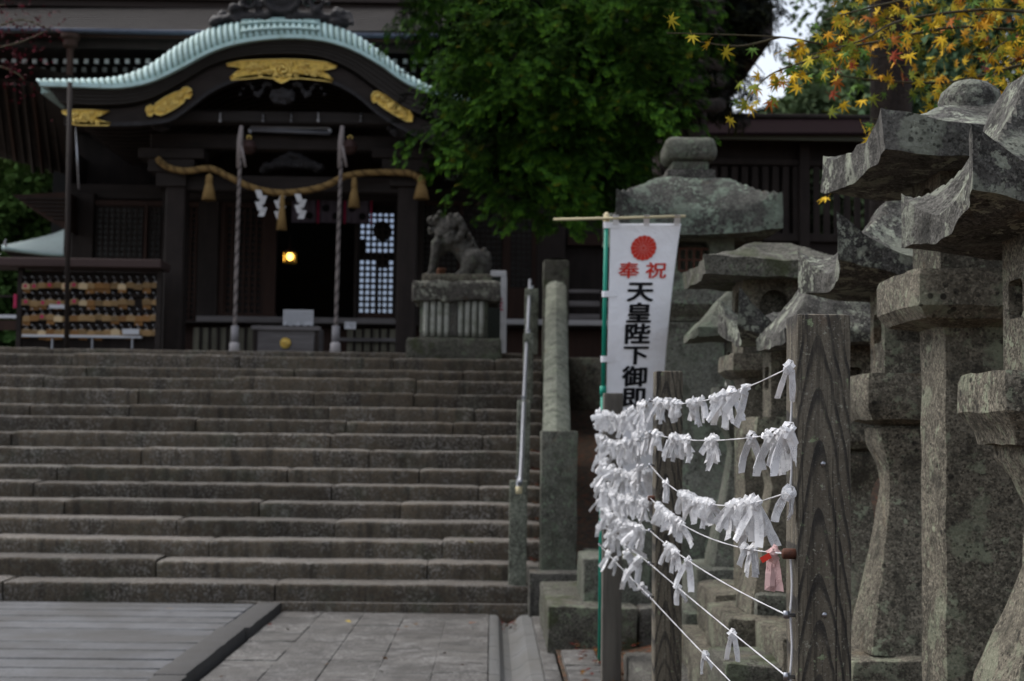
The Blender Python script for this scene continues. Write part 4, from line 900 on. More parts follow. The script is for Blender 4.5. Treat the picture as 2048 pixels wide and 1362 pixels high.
# small copper roof far left
e = empty('side_shrine', (0, 0, 0), 'small shrine roof of pale verdigris copper with an upswept corner behind the plaque rack', 'small shrine')
rows = []
Uo = [(5, 496), (40, 489), (80, 480), (110, 472), (140, 459), (190, 430)]; Lo = [(3, 499), (50, 506), (90, 511), (140, 514), (190, 515)]
for x in np.linspace(5, 190, 24):
    a = at(x, ip(Lo, x), 27); c = at(x, ip(Uo, x), 29); rows.append([a, a.lerp(c, .25) - Vector((0, 0, .03)), a.lerp(c, .5) - Vector((0, 0, .04)), a.lerp(c, .75) - Vector((0, 0, .03)), c])
mb = MB(); mb.grid(rows); o = mb.build('copper_roof', M['copper_pale'], e, True); s = o.modifiers.new('s', 'SOLIDIFY'); s.thickness = .06
for k in range(7):
    mb = MB(); mb.tube([r[0].lerp(r[4], k / 6.0) + Vector((0, -.02, .03 - .04 * math.sin(math.pi * k / 6))) for r in rows], .014, 5); mb.build('roof_seam', M['copper'], e, True)
band_ = MB(); band_.grid([[r[0] + Vector((0, .02, -.01)), r[0] + Vector((.1, .1, -.10)), r[0] + Vector((.1, 1.5, -.1)), r[0] + Vector((0, 1.5, -.01))] for r in rows], closed=True, caps=True); band_.build('eave', M['wood'], e)
for x in (70, 170): pbox('shrine_post', x, 514, x + 10, 706, 27.6, .15, M['wood'], e)
pbox('shrine_wall', 60, 516, 190, 706, 28.2, .1, M['wood_red'], e)
mb = MB(); mb.tube([at(12, 492, 27), at(10, 484, 27), at(13, 478, 27)], [.03, .025, .01], 6); mb.build('corner_tip', M['metal_white'], e, True)

# ================================================================== LION DOG
YL = 18.7
def LP(x, y, d=0): p = at(x, y, YL); return (p.x, YL + d, p.z)
s_ = YL / F
e = empty('lion_dog_statue', (0, 0, 0), 'seated stone guardian lion dog facing left on a rough slab before the hall', 'lion dog statue')
B = []
def limb(x0, y0, x1, y1, r0, r1, d0=0, d1=None): B.append((LP(x0, y0, d0), LP(x1, y1, d0 if d1 is None else d1), r0 * s_, r1 * s_))
def ball(x, y, r, d=0, ry=None): B.append((LP(x, y, d), (r * s_, (ry or r) * s_, r * s_)))
for k in range(26):                           # carved locks down the back of the neck
    a = k / 25; ball(912 + 44 * a + 3 * math.sin(k * 2.1), 440 + 66 * a - 16 * math.sin(a * 3.1) * .3, 5.5, (-.10, .0, .10, -.05, .05)[k % 5])
    ball(885 + 26 * math.cos(k * .9), 452 + 24 * math.sin(k * .9), 5.2, -.135 if k % 2 else .135)
limb(907, 476, 946, 522, 19, 25); limb(948, 522, 955, 540, 26, 27)                    # chest to rump
limb(890, 468, 902, 486, 22, 19); limb(880, 486, 880, 500, 16, 13)                     # neck, breast
ball(897, 456, 23, 0, 25); ball(905, 446, 17, 0, 22); ball(890, 446, 15, 0, 20)        # head
limb(884, 446, 864, 443, 11, 8); ball(859, 441, 6); limb(884, 463, 866, 462, 9, 6.5)   # muzzle, nose, jaw
ball(874, 437, 6, -.08); ball(874, 437, 6, .08); ball(884, 433, 6, -.07)               # brows
for k in range(12):                                                                   # curls of the mane
    a = k / 11; ball(914 + 12 * math.sin(a * 3.), 436 + 46 * a, 7.5, -.13 + .02 * math.sin(k * 2)); ball(914 + 12 * math.sin(a * 3.), 436 + 46 * a, 7.5, .13)
    ball(900 + 5 * math.sin(k), 478 + 8 * math.cos(k * 1.3), 7, -.12)
limb(902, 438, 912, 450, 5, 4, -.14); limb(902, 438, 912, 450, 5, 4, .14)              # ears
for d in (-.11, .11):
    limb(874, 490, 871, 508, 11.5, 9, d); limb(871, 508, 867, 530, 9, 7.5, d); limb(867, 530, 864, 548, 7.5, 8, d); limb(866, 551, 856, 553, 8, 6, d)
    ball(850, 554, 4.5, d - .03); ball(850, 554, 4.5, d + .03)
    limb(945, 520, 936, 542, 21, 15, d * 1.1); limb(936, 545, 916, 553, 11, 7, d * 1.2); limb(958, 530, 962, 550, 17, 12, d * .8)
limb(960, 545, 972, 540, 9, 8); limb(972, 540, 975, 515, 9, 8); limb(975, 515, 968, 499, 8, 5); ball(968, 520, 7); ball(979, 530, 6); ball(977, 508, 5)
blob('body', B, M['granite_dark'], e, voxel=.013, amp=.008, sc=22, smooth=2)
a = LP(846, 566); b = LP(984, 552)
stone('footing', a[0], b[0], YL - .28, YL + .28, a[2] - .02, b[2] - .005, M['granite'], e, bev=.03, amp=.012, cell=.08)
e = empty('lion_dog_pedestal', (0, 0, 0), 'tall stone pedestal with a fluted face and rough lichen spotted slab under the lion dog', 'pedestal')
a = LP(828, 607); b = LP(1001, 566); stone('rough_slab', a[0], b[0], YL - .48, YL + .5, a[2], b[2] - .022, granite('lichen slab', (.085, .078, .07), (.30, .31, .25), lich=.57), e, bev=.04, amp=.03, cell=.08)
a = LP(842, 684); b = LP(976, 606); stone('shaft', a[0], b[0], YL - .38, YL + .42, a[2], b[2], M['granite_green'], e, bev=.02, amp=.006, cell=.12)
for i in range(9):
    x = a[0] + .035 + (b[0] - a[0] - .07) * (i + .5) / 9
    if i == 4: stone('inscribed_panel', x - .05, x + .05, YL - .415, YL - .37, a[2] + .06, b[2] - .03, M['granite_dark'], e, bev=.008, amp=.006, cell=.06); continue
    mb = MB(); mb.tube([(x, YL - .385, a[2] + .05), (x, YL - .395, a[2] + .12), (x, YL - .395, b[2] - .05), (x, YL - .385, b[2] - .02)], [.03, .036, .036, .03], 8); mb.build('flute', mat('pale flute', (.33, .335, .30), .9, layers=[('noise', 9, (.16, .17, .13), .45, .7, .9), ('noise', 30, (.10, .11, .08), .55, .7, .6)]) if i == 0 else bpy.data.materials['pale flute'], e, True)
a = LP(816, 712); b = LP(1002, 682); stone('base_step', a[0], b[0], YL - .52, YL + .54, ZT - .02, b[2], M['granite_moss'], e, bev=.03, amp=.015, cell=.1)
e = empty('small_pot', (0, 0, 0), 'small terracotta pot seen between the legs of the lion dog', 'pot'); c = at(882, 553, 18.98)
mb = MB(); mb.lathe([(.045, 0), (.05, .01), (.065, .085), (.07, .09), (.07, .105), (.058, .105), (.05, .02)], c, 14); mb.build('pot', mat('terracotta', (.22, .10, .06), .85), e, True)
e = empty('standing_sign', (0, 0, 0), 'standing sign with a white border and dark green face half hidden behind the lion dog', 'sign')
YS = 19.5
pbox('sign_face', 930, 553, 1001, 700, YS, .03, mat('dark green face', (.028, .034, .027), .7), e)
for q in ((930, 541, 1013, 553), (1001, 553.6, 1013, 712)): pbox('border', *q, YS - .012, .05, M['white_paint'], e)
mb = MB()
for k, y in enumerate((598, 606, 612, 619)): c = at(1003, y, YS - .0135); mb.box(c.x - .018, c.x + .012 + .008 * (k % 2), c.y - .001, c.y, c.z - .012, c.z + .012)
mb.build('red_print', M['pink'], e)
# bit of curved pale stone basin at the top of the slope
e = empty('stone_basin', (0, 0, 0), 'pale rim of a low stone basin behind the sloping balustrade', 'basin'); c = at(1180, 720, 17)
mb = MB(); mb.lathe([(.25, -.6), (.36, -.2), (.38, 0), (.34, .01), (.28, -.12), (.02, -.14)], c, 20); mb.build('basin', M['granite'], e, True)

# ================================================================== STONE LANTERNS
def hole_wall(mb, hw, h, y, r, depth, square=False, zc=None, n=24):
    zc = h / 2 if zc is None else zc; outer = []; inner = []
    for k in range(n):
        a = 2 * math.pi * (k + .5) / n; c, s = math.cos(a), math.sin(a)
        t = min(hw / abs(c) if abs(c) > 1e-6 else 9, ((h - zc) if s > 0 else zc) / abs(s) if abs(s) > 1e-6 else 9)
        outer.append((c * t, zc + s * t))
        if square: q = r / max(abs(c), abs(s)); inner.append((c * q, zc + s * q))
        else: inner.append((c * r, zc + s * r))
    # pull the four nearest ring points onto the corners so that the wall stays square
    for cx, cz in ((hw, 0), (hw, h), (-hw, h), (-hw, 0)):
        k = min(range(n), key=lambda i: (outer[i][0] - cx) ** 2 + (outer[i][1] - cz) ** 2); outer[k] = (cx, cz)
    mb.grid([[(x, y, z) for x, z in outer], [(x, y, z) for x, z in inner], [(x, y + depth, z) for x, z in inner]], closed=True)
    mb.add([(x, y + depth, z) for x, z in inner], [tuple(range(n))])
def firebox(parent, hw, z, h, r, m, square=False, zc=.5):
    mb = MB()
    for q in range(4):
        w = MB(); hole_wall(w, hw, h, -hw, r, .55 * hw, square, h * zc); ca, sa = math.cos(q * math.pi / 2), math.sin(q * math.pi / 2)
        mb.add([(x * ca - y * sa, x * sa + y * ca, zz + z) for x, y, zz in w.v], w.f)
    mb.add([(-hw, -hw, z + h), (hw, -hw, z + h), (hw, hw, z + h), (-hw, hw, z + h)], [(0, 1, 2, 3)])
    o = mb.build('firebox', m, parent); smooth_by_angle(o.data, 35); return o
def lrng(l): return random.Random(sum(map(ord, l)))
def roof(parent, hw, z, te, tc, h, up, top, m, n=40, conc=.12, pw=1.6, tilt=0, seed=0, cp=2.2):
    """lantern cap: eave thickness te (middle) / tc (corner), rise h, corners lifted by up and drawn out by conc; flat top of half width top"""
    mb = MB(); U = np.linspace(-1, 1, n + 1)
    def out(u, v):                             # plan: sides bow in, corners reach out
        k = 1 + conc * (abs(u) ** 2.5 * abs(v) ** 2.5) - conc * .25 * (1 - min(abs(u), abs(v)) ** 2) * max(abs(u), abs(v)) ** 3
        return hw * u * k, hw * v * k
    def pt(u, v, upper):
        x, y = out(u, v); r = max(abs(u), abs(v)); c = (abs(u) * abs(v)) ** cp
        if upper:
            t = max(0, (r - top / hw) / (1 - top / hw)); zz = te + (tc - te) * c + up * c + h * ((1 - t) ** pw if pw > 0 else 1 - t ** -pw)
        else: zz = up * c * .55 + .35 * te * (1 - r) ** 1 * .3
        nn = noise.noise_vector(Vector((x * 9 + seed, y * 9, zz * 9))) * .013 + noise.noise_vector(Vector((x * 15 + seed, y * 15, zz * 15))) * .0035
        return (x + nn.x, y + nn.y, z + zz + nn.z + tilt * (-y))
    topg = [[pt(u, v, True) for u in U] for v in U]; bot = [[pt(u, v, False) for u in U] for v in U]
    mb.grid(topg); mb.grid([r[::-1] for r in bot])
    ring = [(i, 0) for i in range(n)] + [(n, j) for j in range(n)] + [(i, n) for i in range(n, 0, -1)] + [(0, j) for j in range(n, 0, -1)]
    rows = []
    for q in range(5):
        row = []
        for (i, j) in ring:
            a = Vector(bot[j][i]); b = Vector(topg[j][i]); p = a.lerp(b, q / 4)
            if 0 < q < 4: p += noise.noise_vector(p * 20 + Vector((seed, 0, 0))) * .005
            row.append(p)
        rows.append(row)
    mb.grid(rows, closed=True); me = mesh('roof', mb.v, mb.f)
    bm = bmesh.new(); bm.from_mesh(me); bmesh.ops.remove_doubles(bm, verts=bm.verts, dist=.0004); bmesh.ops.recalc_face_normals(bm, faces=bm.faces); bm.to_mesh(me); bm.free()
    smooth_by_angle(me, 42); return link('roof', me, m, parent)
def finial(parent, z, r, m, s=1.0):
    mb = MB(); mb.lathe([(r * 1.1, -.05), (r * 1.1, 0), (r * .95, r * .12), (r * 1.05, r * .4), (r * .95, r * .75), (r * .6, r * 1.05), (.01, r * 1.15)], (0, 0, z), 20)
    o = mb.build('finial', m, parent, True); rough_mesh(o.data, .006, 12); return o
def sqloft(name, prof, m, parent, sides=4, bow=.0, seed=0, n=7):
    """square (or chamfered) shaft lofted through (half width, z) with rough faces"""
    mb = MB(); rows = []
    zz = []
    for (a, b) in zip(prof[:-1], prof[1:]):
        k = max(1, int(abs(b[1] - a[1]) / .05))
        for i in range(k): t = i / k; zz.append((a[0] + (b[0] - a[0]) * t, a[1] + (b[1] - a[1]) * t))
    zz.append(prof[-1])
    for hw, z in zz:
        row = []
        for q in range(4):
            for i in range(n):
                u = -1 + 2 * i / n; c = .965 if i == 0 else 1
                x, y = {0: (u, -1), 1: (1, u), 2: (-u, 1), 3: (-1, -u)}[q]
                p = Vector((x * hw * c, y * hw * c, z)); nn = noise.noise_vector(p * 11 + Vector((seed, seed, 0))) * .006 + noise.noise_vector(p * 30 + Vector((seed, 0, 0))) * .0025
                row.append(p + nn)
        rows.append(row)
    mb.grid(rows, closed=True, caps=True); o = mb.build(name, m, parent); smooth_by_angle(o.data, 32); return o
def base(e, zb, m, w1=.46, w2=.34, z1=.42, z2=.66, seed=0):
    stone('base_stone', -w1, w1, -w1, w1, zb, z1, m, e, bev=.025, amp=.012, cell=.09); stone('base_stone', -w2, w2, -w2, w2, z1 + .002, z2, m, e, bev=.03, amp=.012, cell=.08)
def slab(e, hw, z0, z1, m, neck, seed=0):       # platform under the firebox: thick edge, underside drawn in to the shaft
    h = z1 - z0; return sqloft('platform', [(neck, z0 - .03), (neck * 1.05, z0), (hw * .88, z0 + h * .12), (hw, z0 + h * .34), (hw, z1 - .02), (hw * .97, z1)], m, e, seed=seed, n=9)

# A: nearest, waisted shaft, cropped by the frame
def waisted(name, x, y, label, rx, zslab, zbase, rh, m='granite', rm='granite_roof', hw=.30, rot=0, up=.10, tilt=0, k=1.0, slabw=.2, fbw=.105, wz=None, te=.07, tc=.13, conc=.16, top=.09, pw=1.35, fin=.1, prof=None):
    e = empty(name, (x, y, 0), label, 'stone lantern', None, R(rot))
    base(e, 0, M[m], .44, .36 * k, .40, zbase)
    z0, z1 = zslab
    H_ = z0 - zbase
    sqloft('shaft', prof or [(.235 * k, zbase), (.225 * k, zbase + .08 * H_), (.17 * k, zbase + .32 * H_), (.115 * k, zbase + .62 * H_), (.10 * k, zbase + .74 * H_), (.115 * k, zbase + .82 * H_), (.16 * k, zbase + .92 * H_), (.165 * k, z0 - .01)], M[m], e, seed=x * 7 + y)
    slab(e, slabw, z0, z1, M[m], .12 * k, seed=y)
    zr = rx
    firebox(e, fbw, z1 + .001, zr - z1 + .03, fbw * .55, M[m], square=True)
    roof(e, hw, zr, te, tc, rh, up, top, M[rm], tilt=tilt, seed=x + y * 3, conc=conc, pw=pw)
    finial(e, zr + rh + te - .01, fin, M[rm]); return e
def straight(name, x, y, label, zslab, zr, m='granite', rm='granite_roof', hw=.38, pil=.13, slabw=.25, fb=.17, rh=.16, up=.03, te=.10, tc=.11, base_z=.66, holer=.075, sq=False, conc=.04, top=.10, pw=1.25, fin=.11, tilt=0):
    e = empty(name, (x, y, 0), label, 'stone lantern')
    base(e, 0, M[m], .43, .35, .40, base_z)
    sqloft('shaft', [(pil * 1.03, base_z), (pil, zslab[0])], M[m], e, seed=y, n=8)
    slab(e, slabw, zslab[0], zslab[1], M[m], pil, seed=x + y)
    firebox(e, fb, zslab[1] + .001, zr - zslab[1] + .03, holer, M[m], square=sq, zc=.62)
    roof(e, hw, zr, te, tc, rh, up, top, M[rm], tilt=tilt, seed=y * 5, conc=conc, pw=pw)
    finial(e, zr + rh + te - .01, fin, M[rm]); return e
waisted('stone_lantern', 1.50, 3.80, 'nearest stone lantern, roof corners upswept, cut by the right frame edge', 2.03, (1.50, 1.66), .62, .36, hw=.285, up=.075, tilt=.10, k=1.3, te=.07, tc=.13, fbw=.095, conc=.10, fin=.05, prof=[(.20, .62), (.168, .84), (.105, 1.02), (.064, 1.14), (.058, 1.30), (.085, 1.38), (.118, 1.43), (.122, 1.49)])
straight('stone_lantern', 1.53, 4.52, 'tall granite lantern with thick square shaft and flat slab roof, behind the nearest lantern', (1.83, 2.0), 2.31, hw=.375, rh=.13, up=.035, te=.10, tc=.115, fin=.095, fb=.145)
waisted('stone_lantern', 1.63, 5.62, 'waisted stone lantern with curled roof corners just right of the front wooden post', 2.07, (1.53, 1.73), .66, .26, hw=.30, up=.10, tilt=.08, k=.79, te=.075, tc=.13, fin=.07)
waisted('stone_lantern', 1.62, 6.55, 'low stone lantern whose grey domed roof shows left of the front post top', 1.90, (1.42, 1.56), .62, .30, hw=.33, up=.0, te=.055, tc=.06, conc=.03, pw=1.0, top=.12, fin=.03)
waisted('stone_lantern', 1.49, 7.18, 'small lantern with one sharp upturned roof corner before the round window lantern', 1.945, (1.45, 1.58), .62, .10, hw=.26, up=.15, te=.06, tc=.12, fin=.03)
straight('stone_lantern', 1.53, 7.88, 'square shafted lantern with a round window hole and shallow mossy slab roof', (1.80, 1.93), 2.335, m='granite', rm='granite_moss', hw=.405, fb=.175, pil=.165, holer=.085, rh=.13, up=.01, te=.09, tc=.10, fin=.0001)
waisted('stone_lantern', 1.64, 9.25, 'half hidden lantern with a blue grey sagging roof corner right of the banner', 2.12, (1.66, 1.80), .66, .30, hw=.34, up=-.03, te=.05, tc=.07, conc=.05, pw=1.1, m='granite_green', rm='granite_green', fin=.06)
# the big one at the end of the row
e = empty('stone_lantern', (at(1375, 700, 11.7).x, 11.7, 0), 'largest stone lantern with a broad roof and block finial rising behind the white banner', 'stone lantern')
zz = lambda y: at(1375, y, 11.7).z
stone('base_stone', -.8, .8, -.8, .8, 0, .5, M['granite_green'], e, bev=.03, amp=.015, cell=.14); stone('base_stone', -.6, .6, -.6, .6, .502, .95, M['granite_green'], e, bev=.03, amp=.015, cell=.12)
sqloft('shaft', [(.36, .95), (.30, 1.2), (.27, zz(690)), (.30, zz(650))], M['granite_green'], e, seed=4)
slab(e, .44, zz(640), zz(572), M['granite_green'], .30, 2)
firebox(e, .33, zz(571), zz(478) - zz(571), .13, M['granite_green'], True)
gr = MB()
for k in range(4): gr.box(-.12 + .06 * k, -.105 + .06 * k, -.31, -.29, zz(558), zz(505))
for k in range(3): gr.box(-.13, .13, -.305, -.285, zz(552) + .09 * k, zz(552) + .09 * k + .014)
gr.build('window_grille', M['iron'], e)
roof(e, .595, zz(488), .17, .24, .34, .10, .24, granite('big roof granite', (.07, .07, .062), (.16, .20, .155), (.014, .014, .012), lich=.55), seed=3, conc=.10, pw=-1.6, n=32, cp=2.6)
stone('finial_neck', -.20, .20, -.20, .20, zz(376), zz(346), M['granite_dark'], e, bev=.02, amp=.01, cell=.08)
stone('finial_collar', -.15, .15, -.15, .15, zz(346), zz(328), M['granite_green'], e, bev=.015, amp=.006, cell=.08)
me = stone_mesh(-.215, .215, -.215, .215, zz(330), zz(281), bev=.10, amp=.010, cell=.06, seg=5); bm = bmesh.new(); bm.from_mesh(me)
for v in bm.verts:
    if v.co.z < zz(318): v.co.z = max(v.co.z, zz(328))
bm.to_mesh(me); bm.free(); link('finial_block', me, M['granite_green'], e)
# extra base stones between the lanterns
for k, (x0, x1, y0, y1, z1, mm, lab) in enumerate(((1.02, 1.45, 6.2, 6.75, .50, 'granite_moss', 'mossy square foundation block low in front of the lantern row, right of the second post'), (1.28, 1.72, 6.9, 7.3, .72, 'granite_green', 'green tinged stone block behind the front post among the lantern bases'), (.80, 1.12, 7.3, 8.6, .20, 'granite_dark', 'flat grey footing stone on the leafy ground behind the second post'))):
    o = stone('foundation_block', x0, x1, y0, y1, 0, z1, M[mm], None, bev=.03, amp=.012, cell=.08); tag(o, lab, 'stone block')

# ================================================================== BANNER
YB_ = 9.2
e = empty('banner', (0, 0, 0), 'tall white festival banner with a red chrysanthemum crest and black characters on a green pole', 'banner')
mb = MB(); mb.tube([at(1213, 432, YB_), at(1206, 780, YB_)], .0135, 10); mb.tube([at(1206, 776, YB_), at(1200, 1322, YB_)], .016, 10); mb.build('pole', M['green_pole'], e, True)
mb = MB(); a = at(1206, 792, YB_); b = at(1206, 772, YB_); mb.tube([a, b], .021, 10); mb.build('pole_joint', M['green_pole'], e, True)
mb = MB(); mb.tube([at(1200, 1320, YB_), at(1200, 1330, YB_)], .014, 8); mb.build('pole_foot', M['bamboo'], e, True)
mb = MB(); mb.tube([at(1107, 439, YB_ - .03), at(1240, 436, YB_ - .03), at(1371, 432, YB_ - .02)], .0085, 8); mb.build('crossbar', M['bamboo'], e, True)
mb = MB(); mb.lathe([(.019, -.03), (.021, .0), (.018, .035), (.008, .05)], at(1213, 440, YB_), 10); mb.build('pole_cap', M['bamboo'], e, True)
Lx = [(436, 1221), (600, 1217), (780, 1213), (1010, 1206)]; Rx = [(436, 1364), (500, 1354), (600, 1342), (740, 1329), (870, 1322), (1010, 1314)]
def bpt(u, y, off=0):                         # u across, y pixel row; the free edge swings back as it hangs
    xl = ip(Lx, y); xr = ip(Rx, y); t = (y - 436) / 574
    Y = YB_ - .01 + u * (.06 + .16 * t) + .022 * math.sin(u * 5.2 + t * 3.0) * (.25 + t) - off + .008 * math.sin(t * 11 + u * 2)
    return at(xl + (xr - xl) * u, y + 3 * (1 - u) * 0, Y)
rows = [[bpt(u, y) for u in np.linspace(0, 1, 48)] for y in np.linspace(447, 1008, 120)]
mb = MB(); mb.grid(rows); o = mb.build('cloth', M['cloth'], e, True); s = o.modifiers.new('s', 'SOLIDIFY'); s.thickness = .0018
for u0, u1 in ((.035, .115), (.47, .55), (.90, .985)):
    mb = MB(); mb.grid([[bpt(u, 452, .004), bpt(u, 446, .012), at(ip(Lx, 440) + (ip(Rx, 440) - ip(Lx, 440)) * u, 430, YB_ - .045), at(ip(Lx, 440) + (ip(Rx, 440) - ip(Lx, 440)) * u, 430, YB_ - .012), bpt(u, 448, -.01)] for u in np.linspace(u0, u1, 4)]); mb.build('top_tab', M['cloth'], e)
for y in (450, 588, 718, 862):
    mb = MB(); c0 = at(1199, y, YB_); w = lambda u, dy: bpt(u, y + dy, .006)
    px = lambda dx, dy, off: at(ip([(430, 1213), (780, 1206), (1010, 1203)], y) + dx, y + dy, YB_ - off)
    mb.grid([[w(.13, d), w(.02, d), px(2, d, .022), px(-6, d, .016), px(-6, d, -.014), px(4, d, -.018)] for d in (-6, 6)]); o = mb.build('side_tab', M['cloth'], e, True)
def print_on(me, uc, yc, du, dyp, name, m, off=.006, parent=None):
    """lay flat lettering (unit square centred on 0) on the cloth round (uc, yc); du in cloth widths, dyp in pixel rows"""
    for v in me.vertices:
        x, y, z = v.co; v.co = bpt(uc + x * du, yc - y * dyp, off + (z + .0004) * .5)
    me.update(); return link(name, me, m, parent or e)
wk = 1 / 120.0
for body, uc, yc, sx, sy in (('天', .50, 586, 52, 43), ('皇', .50, 629, 52, 43), ('陛', .49, 671, 54, 43), ('下', .49, 713, 54, 41), ('御', .49, 756, 54, 43), ('即', .49, 798, 54, 43), ('位', .48, 840, 54, 43)):
    print_on(text_mesh(body, 1.0, .026), uc, yc, sx * wk, sy, 'printed_character', M['ink_black'])
for body, uc in (('奉', .30), ('祝', .72)): print_on(text_mesh(body, 1.0, .014), uc, 543, 40 * wk, 34, 'printed_character', M['ink_red'])
def fan(r, n=64): 
    mb = MB(); mb.add([(0, 0, 0)] + [(r * math.cos(2 * math.pi * k / n), r * math.sin(2 * math.pi * k / n), 0) for k in range(n)], [(0, k + 1, (k + 1) % n + 1) for k in range(n)]); return mb
cm = MB()
for k in range(16):                          # sixteen petals
    a0 = 2 * math.pi * k / 16; pet = [(0.03 * math.cos(a0), .03 * math.sin(a0), 0)]
    for j in range(9): a = a0 + (j / 8 - .5) * 2 * math.pi / 16 * .93; rr = .46 + .04 * math.cos((j / 8 - .5) * math.pi); pet.append((rr * math.cos(a), rr * math.sin(a), 0))
    cm.add(pet, [(0, i, i + 1) for i in range(1, 9)])
me = mesh('crest', cm.v, cm.f); print_on(me, .50, 496, 46 * wk, 51, 'chrysanthemum_crest', M['ink_red'], .0072)
me = mesh('crest_back', fan(.49).v, fan(.49).f); print_on(me, .50, 496, 46 * wk, 51, 'crest_ground', M['ink_pale'], .0060)
me = mesh('crest_hub', fan(.06, 16).v, fan(.06, 16).f); print_on(me, .50, 496, 46 * wk, 51, 'crest_hub', M['ink_red'], .0082)

# ================================================================== FENCE POSTS, CORDS, TIED PAPERS
PX, PW = .653, .12
pd = [3.05, 5.70, 8.35]; ptop = [1.748, 1.742, 1.73]; pwid = [.118, .110, .112]
plab = ['nearest tall weathered wooden post with dark arched grain', 'second wooden post of the paper fence, dark and streaked', 'farthest grey wooden post of the paper fence beside the green banner pole']
posts = []
for i in range(3):
    e = empty('wooden_post', (PX + pwid[i] / 2, pd[i] + pwid[i] / 2, 0), plab[i], 'post', 'posts holding the paper cords')
    w = pwid[i] / 2
    me = stone_mesh(-w, w, -w, w, -.05, ptop[i], bev=.009, amp=.0016, cell=.05, seg=2, sc=14); link('shaft', me, M['post'] if i < 2 else M['post_grey'], e); posts.append(e)
    for k, zb in enumerate((1.35, 1.03, 1.70)[:2] if i == 0 else ()):
        mb = MB(); mb.lathe([(.001, 0), (.006, .001), (.005, .004), (.001, .0055)], (0, 0, 0), 10); o = mb.build('screw', M['steel'], e, True); o.rotation_euler = (R(90), 0, 0); o.location = (-.003 + .002 * k, -w - .0005, zb + .075)
lev = [1.6226 - .1305 * k for k in range(7)]
for i in range(3):
    for k, z in enumerate(lev):
        w = pwid[i] / 2
        if k == 3:
            mb = MB(); mb.lathe([(.008, -.016), (.0115, -.013), (.0115, .014), (.009, .017)], (0, 0, 0), 10); o = mb.build('brown_peg', M['iron'], posts[i], True); o.rotation_euler = (0, R(90), 0); o.location = (-w - .012, -w + .02, z)
        else:
            mb = MB(); mb.tube([(-w + .005, -w + .02, z), (-w - .016, -w + .02, z), (-w - .018, -w + .02, z + .008)], .0045, 8); mb.tube([(-w - .019, -w + .02, z - .007), (-w - .019, -w + .02, z + .009)], .0065, 8); mb.build('cord_hook', M['steel'], posts[i], True)
sagA = [.038, .024, .080, .047, .020, .003, .004]; sagB = [.05, .055, .06, .05, .03, .004, .003]
CX = PX - .017
def cord_pt(span, k, t):
    y0, y1 = (pd[0] + .02, pd[1] + .02) if span == 0 else (pd[1] + .02, pd[2] + .02)
    sg = (sagA if span == 0 else sagB)[k]
    return Vector((CX, y0 + (y1 - y0) * t, lev[k] - sg * 4 * t * (1 - t) + (.006 if k == 0 else 0) * (1 - t)))
ordn = ('topmost', 'second', 'third', 'fourth', 'fifth', 'sixth', 'lowest')
for k in range(7):
    e = empty('cord', (0, 0, 0), '%s white cord of the fence, strung between the three wooden posts' % ordn[k] if k not in (3,) else 'fourth white cord of the fence, tied to the brown pegs', 'cord', 'cords between the wooden posts')
    for span in (0, 1):
        rope('cord_strand', e, [cord_pt(span, k, t) for t in np.linspace(0, 1, 9)], .0020, 2, M['cord'], 70 if span == 0 else 36, 150 if span == 0 else 80, 5)
e = empty('cord', (0, 0, 0), 'slack white cord running down the left face of the front post from hook to hook', 'cord')
for k in range(6):
    if k == 2: continue
    mb = MB(); a = Vector((PX - .010, pd[0] + .022, lev[k])); b = Vector((PX - .010, pd[0] + .022, lev[k + 1])); mb.tube(curve_pts([a, a.lerp(b, .5) + Vector((.004, .0, 0)), b], 6), .0026, 6); mb.build('cord_length', M['cord'], e, True)

# paper fortunes: folded strips knotted on the cord
def strip(mb, uv, path, w, crease=.0, nrm=Vector((0, -1, 0)), cut=0, th=.0007, u0=0):
    rows = []
    for i, p in enumerate(path):
        t = (path[min(i + 1, len(path) - 1)] - path[max(i - 1, 0)]).normalized(); sx = t.cross(nrm)
        if sx.length < 1e-4: sx = Vector((1, 0, 0))
        sx.normalize(); n = sx.cross(t).normalized(); last = i == len(path) - 1
        cr = noise.noise_vector(p * 70 + Vector((u0 * 40, 0, 0))) * .0035; tw_ = noise.noise(p * 30 + Vector((0, u0 * 40, 0))) * .35
        sx = (sx + n * tw_).normalized(); rows.append([p - sx * w / 2 + t * (cut if last else 0) + cr * .6, p + n * crease + cr, p + sx * w / 2 - t * (cut if last else 0) - cr * .6])
    b = len(mb.v); n = len(rows); m = 3; vv = []
    for r in rows:
        for q in r: vv.append(q)
    nrm_off = nrm.normalized() * th
    mb.add(vv + [q + nrm_off for q in vv], [(i * 3 + j, i * 3 + j + 1, i * 3 + j + 4, i * 3 + j + 3) for i in range(n - 1) for j in range(2)] + [(n * 3 + i * 3 + j + 3, n * 3 + i * 3 + j + 4, n * 3 + i * 3 + j + 1, n * 3 + i * 3 + j) for i in range(n - 1) for j in range(2)]
           + [(i * 3, i * 3 + 3, n * 3 + i * 3 + 3, n * 3 + i * 3) for i in range(n - 1)] + [(i * 3 + 5, i * 3 + 2, n * 3 + i * 3 + 2, n * 3 + i * 3 + 5) for i in range(n - 1)])
    L = 0; us = []
    for i in range(n):
        if i: L += (path[i] - path[i - 1]).length
        us.append(L)
    for rep in range(2):
        for i in range(n):
            for j in range(3): uv.append((u0 + (j - 1) * w / 2, us[i] + u0 * 3))
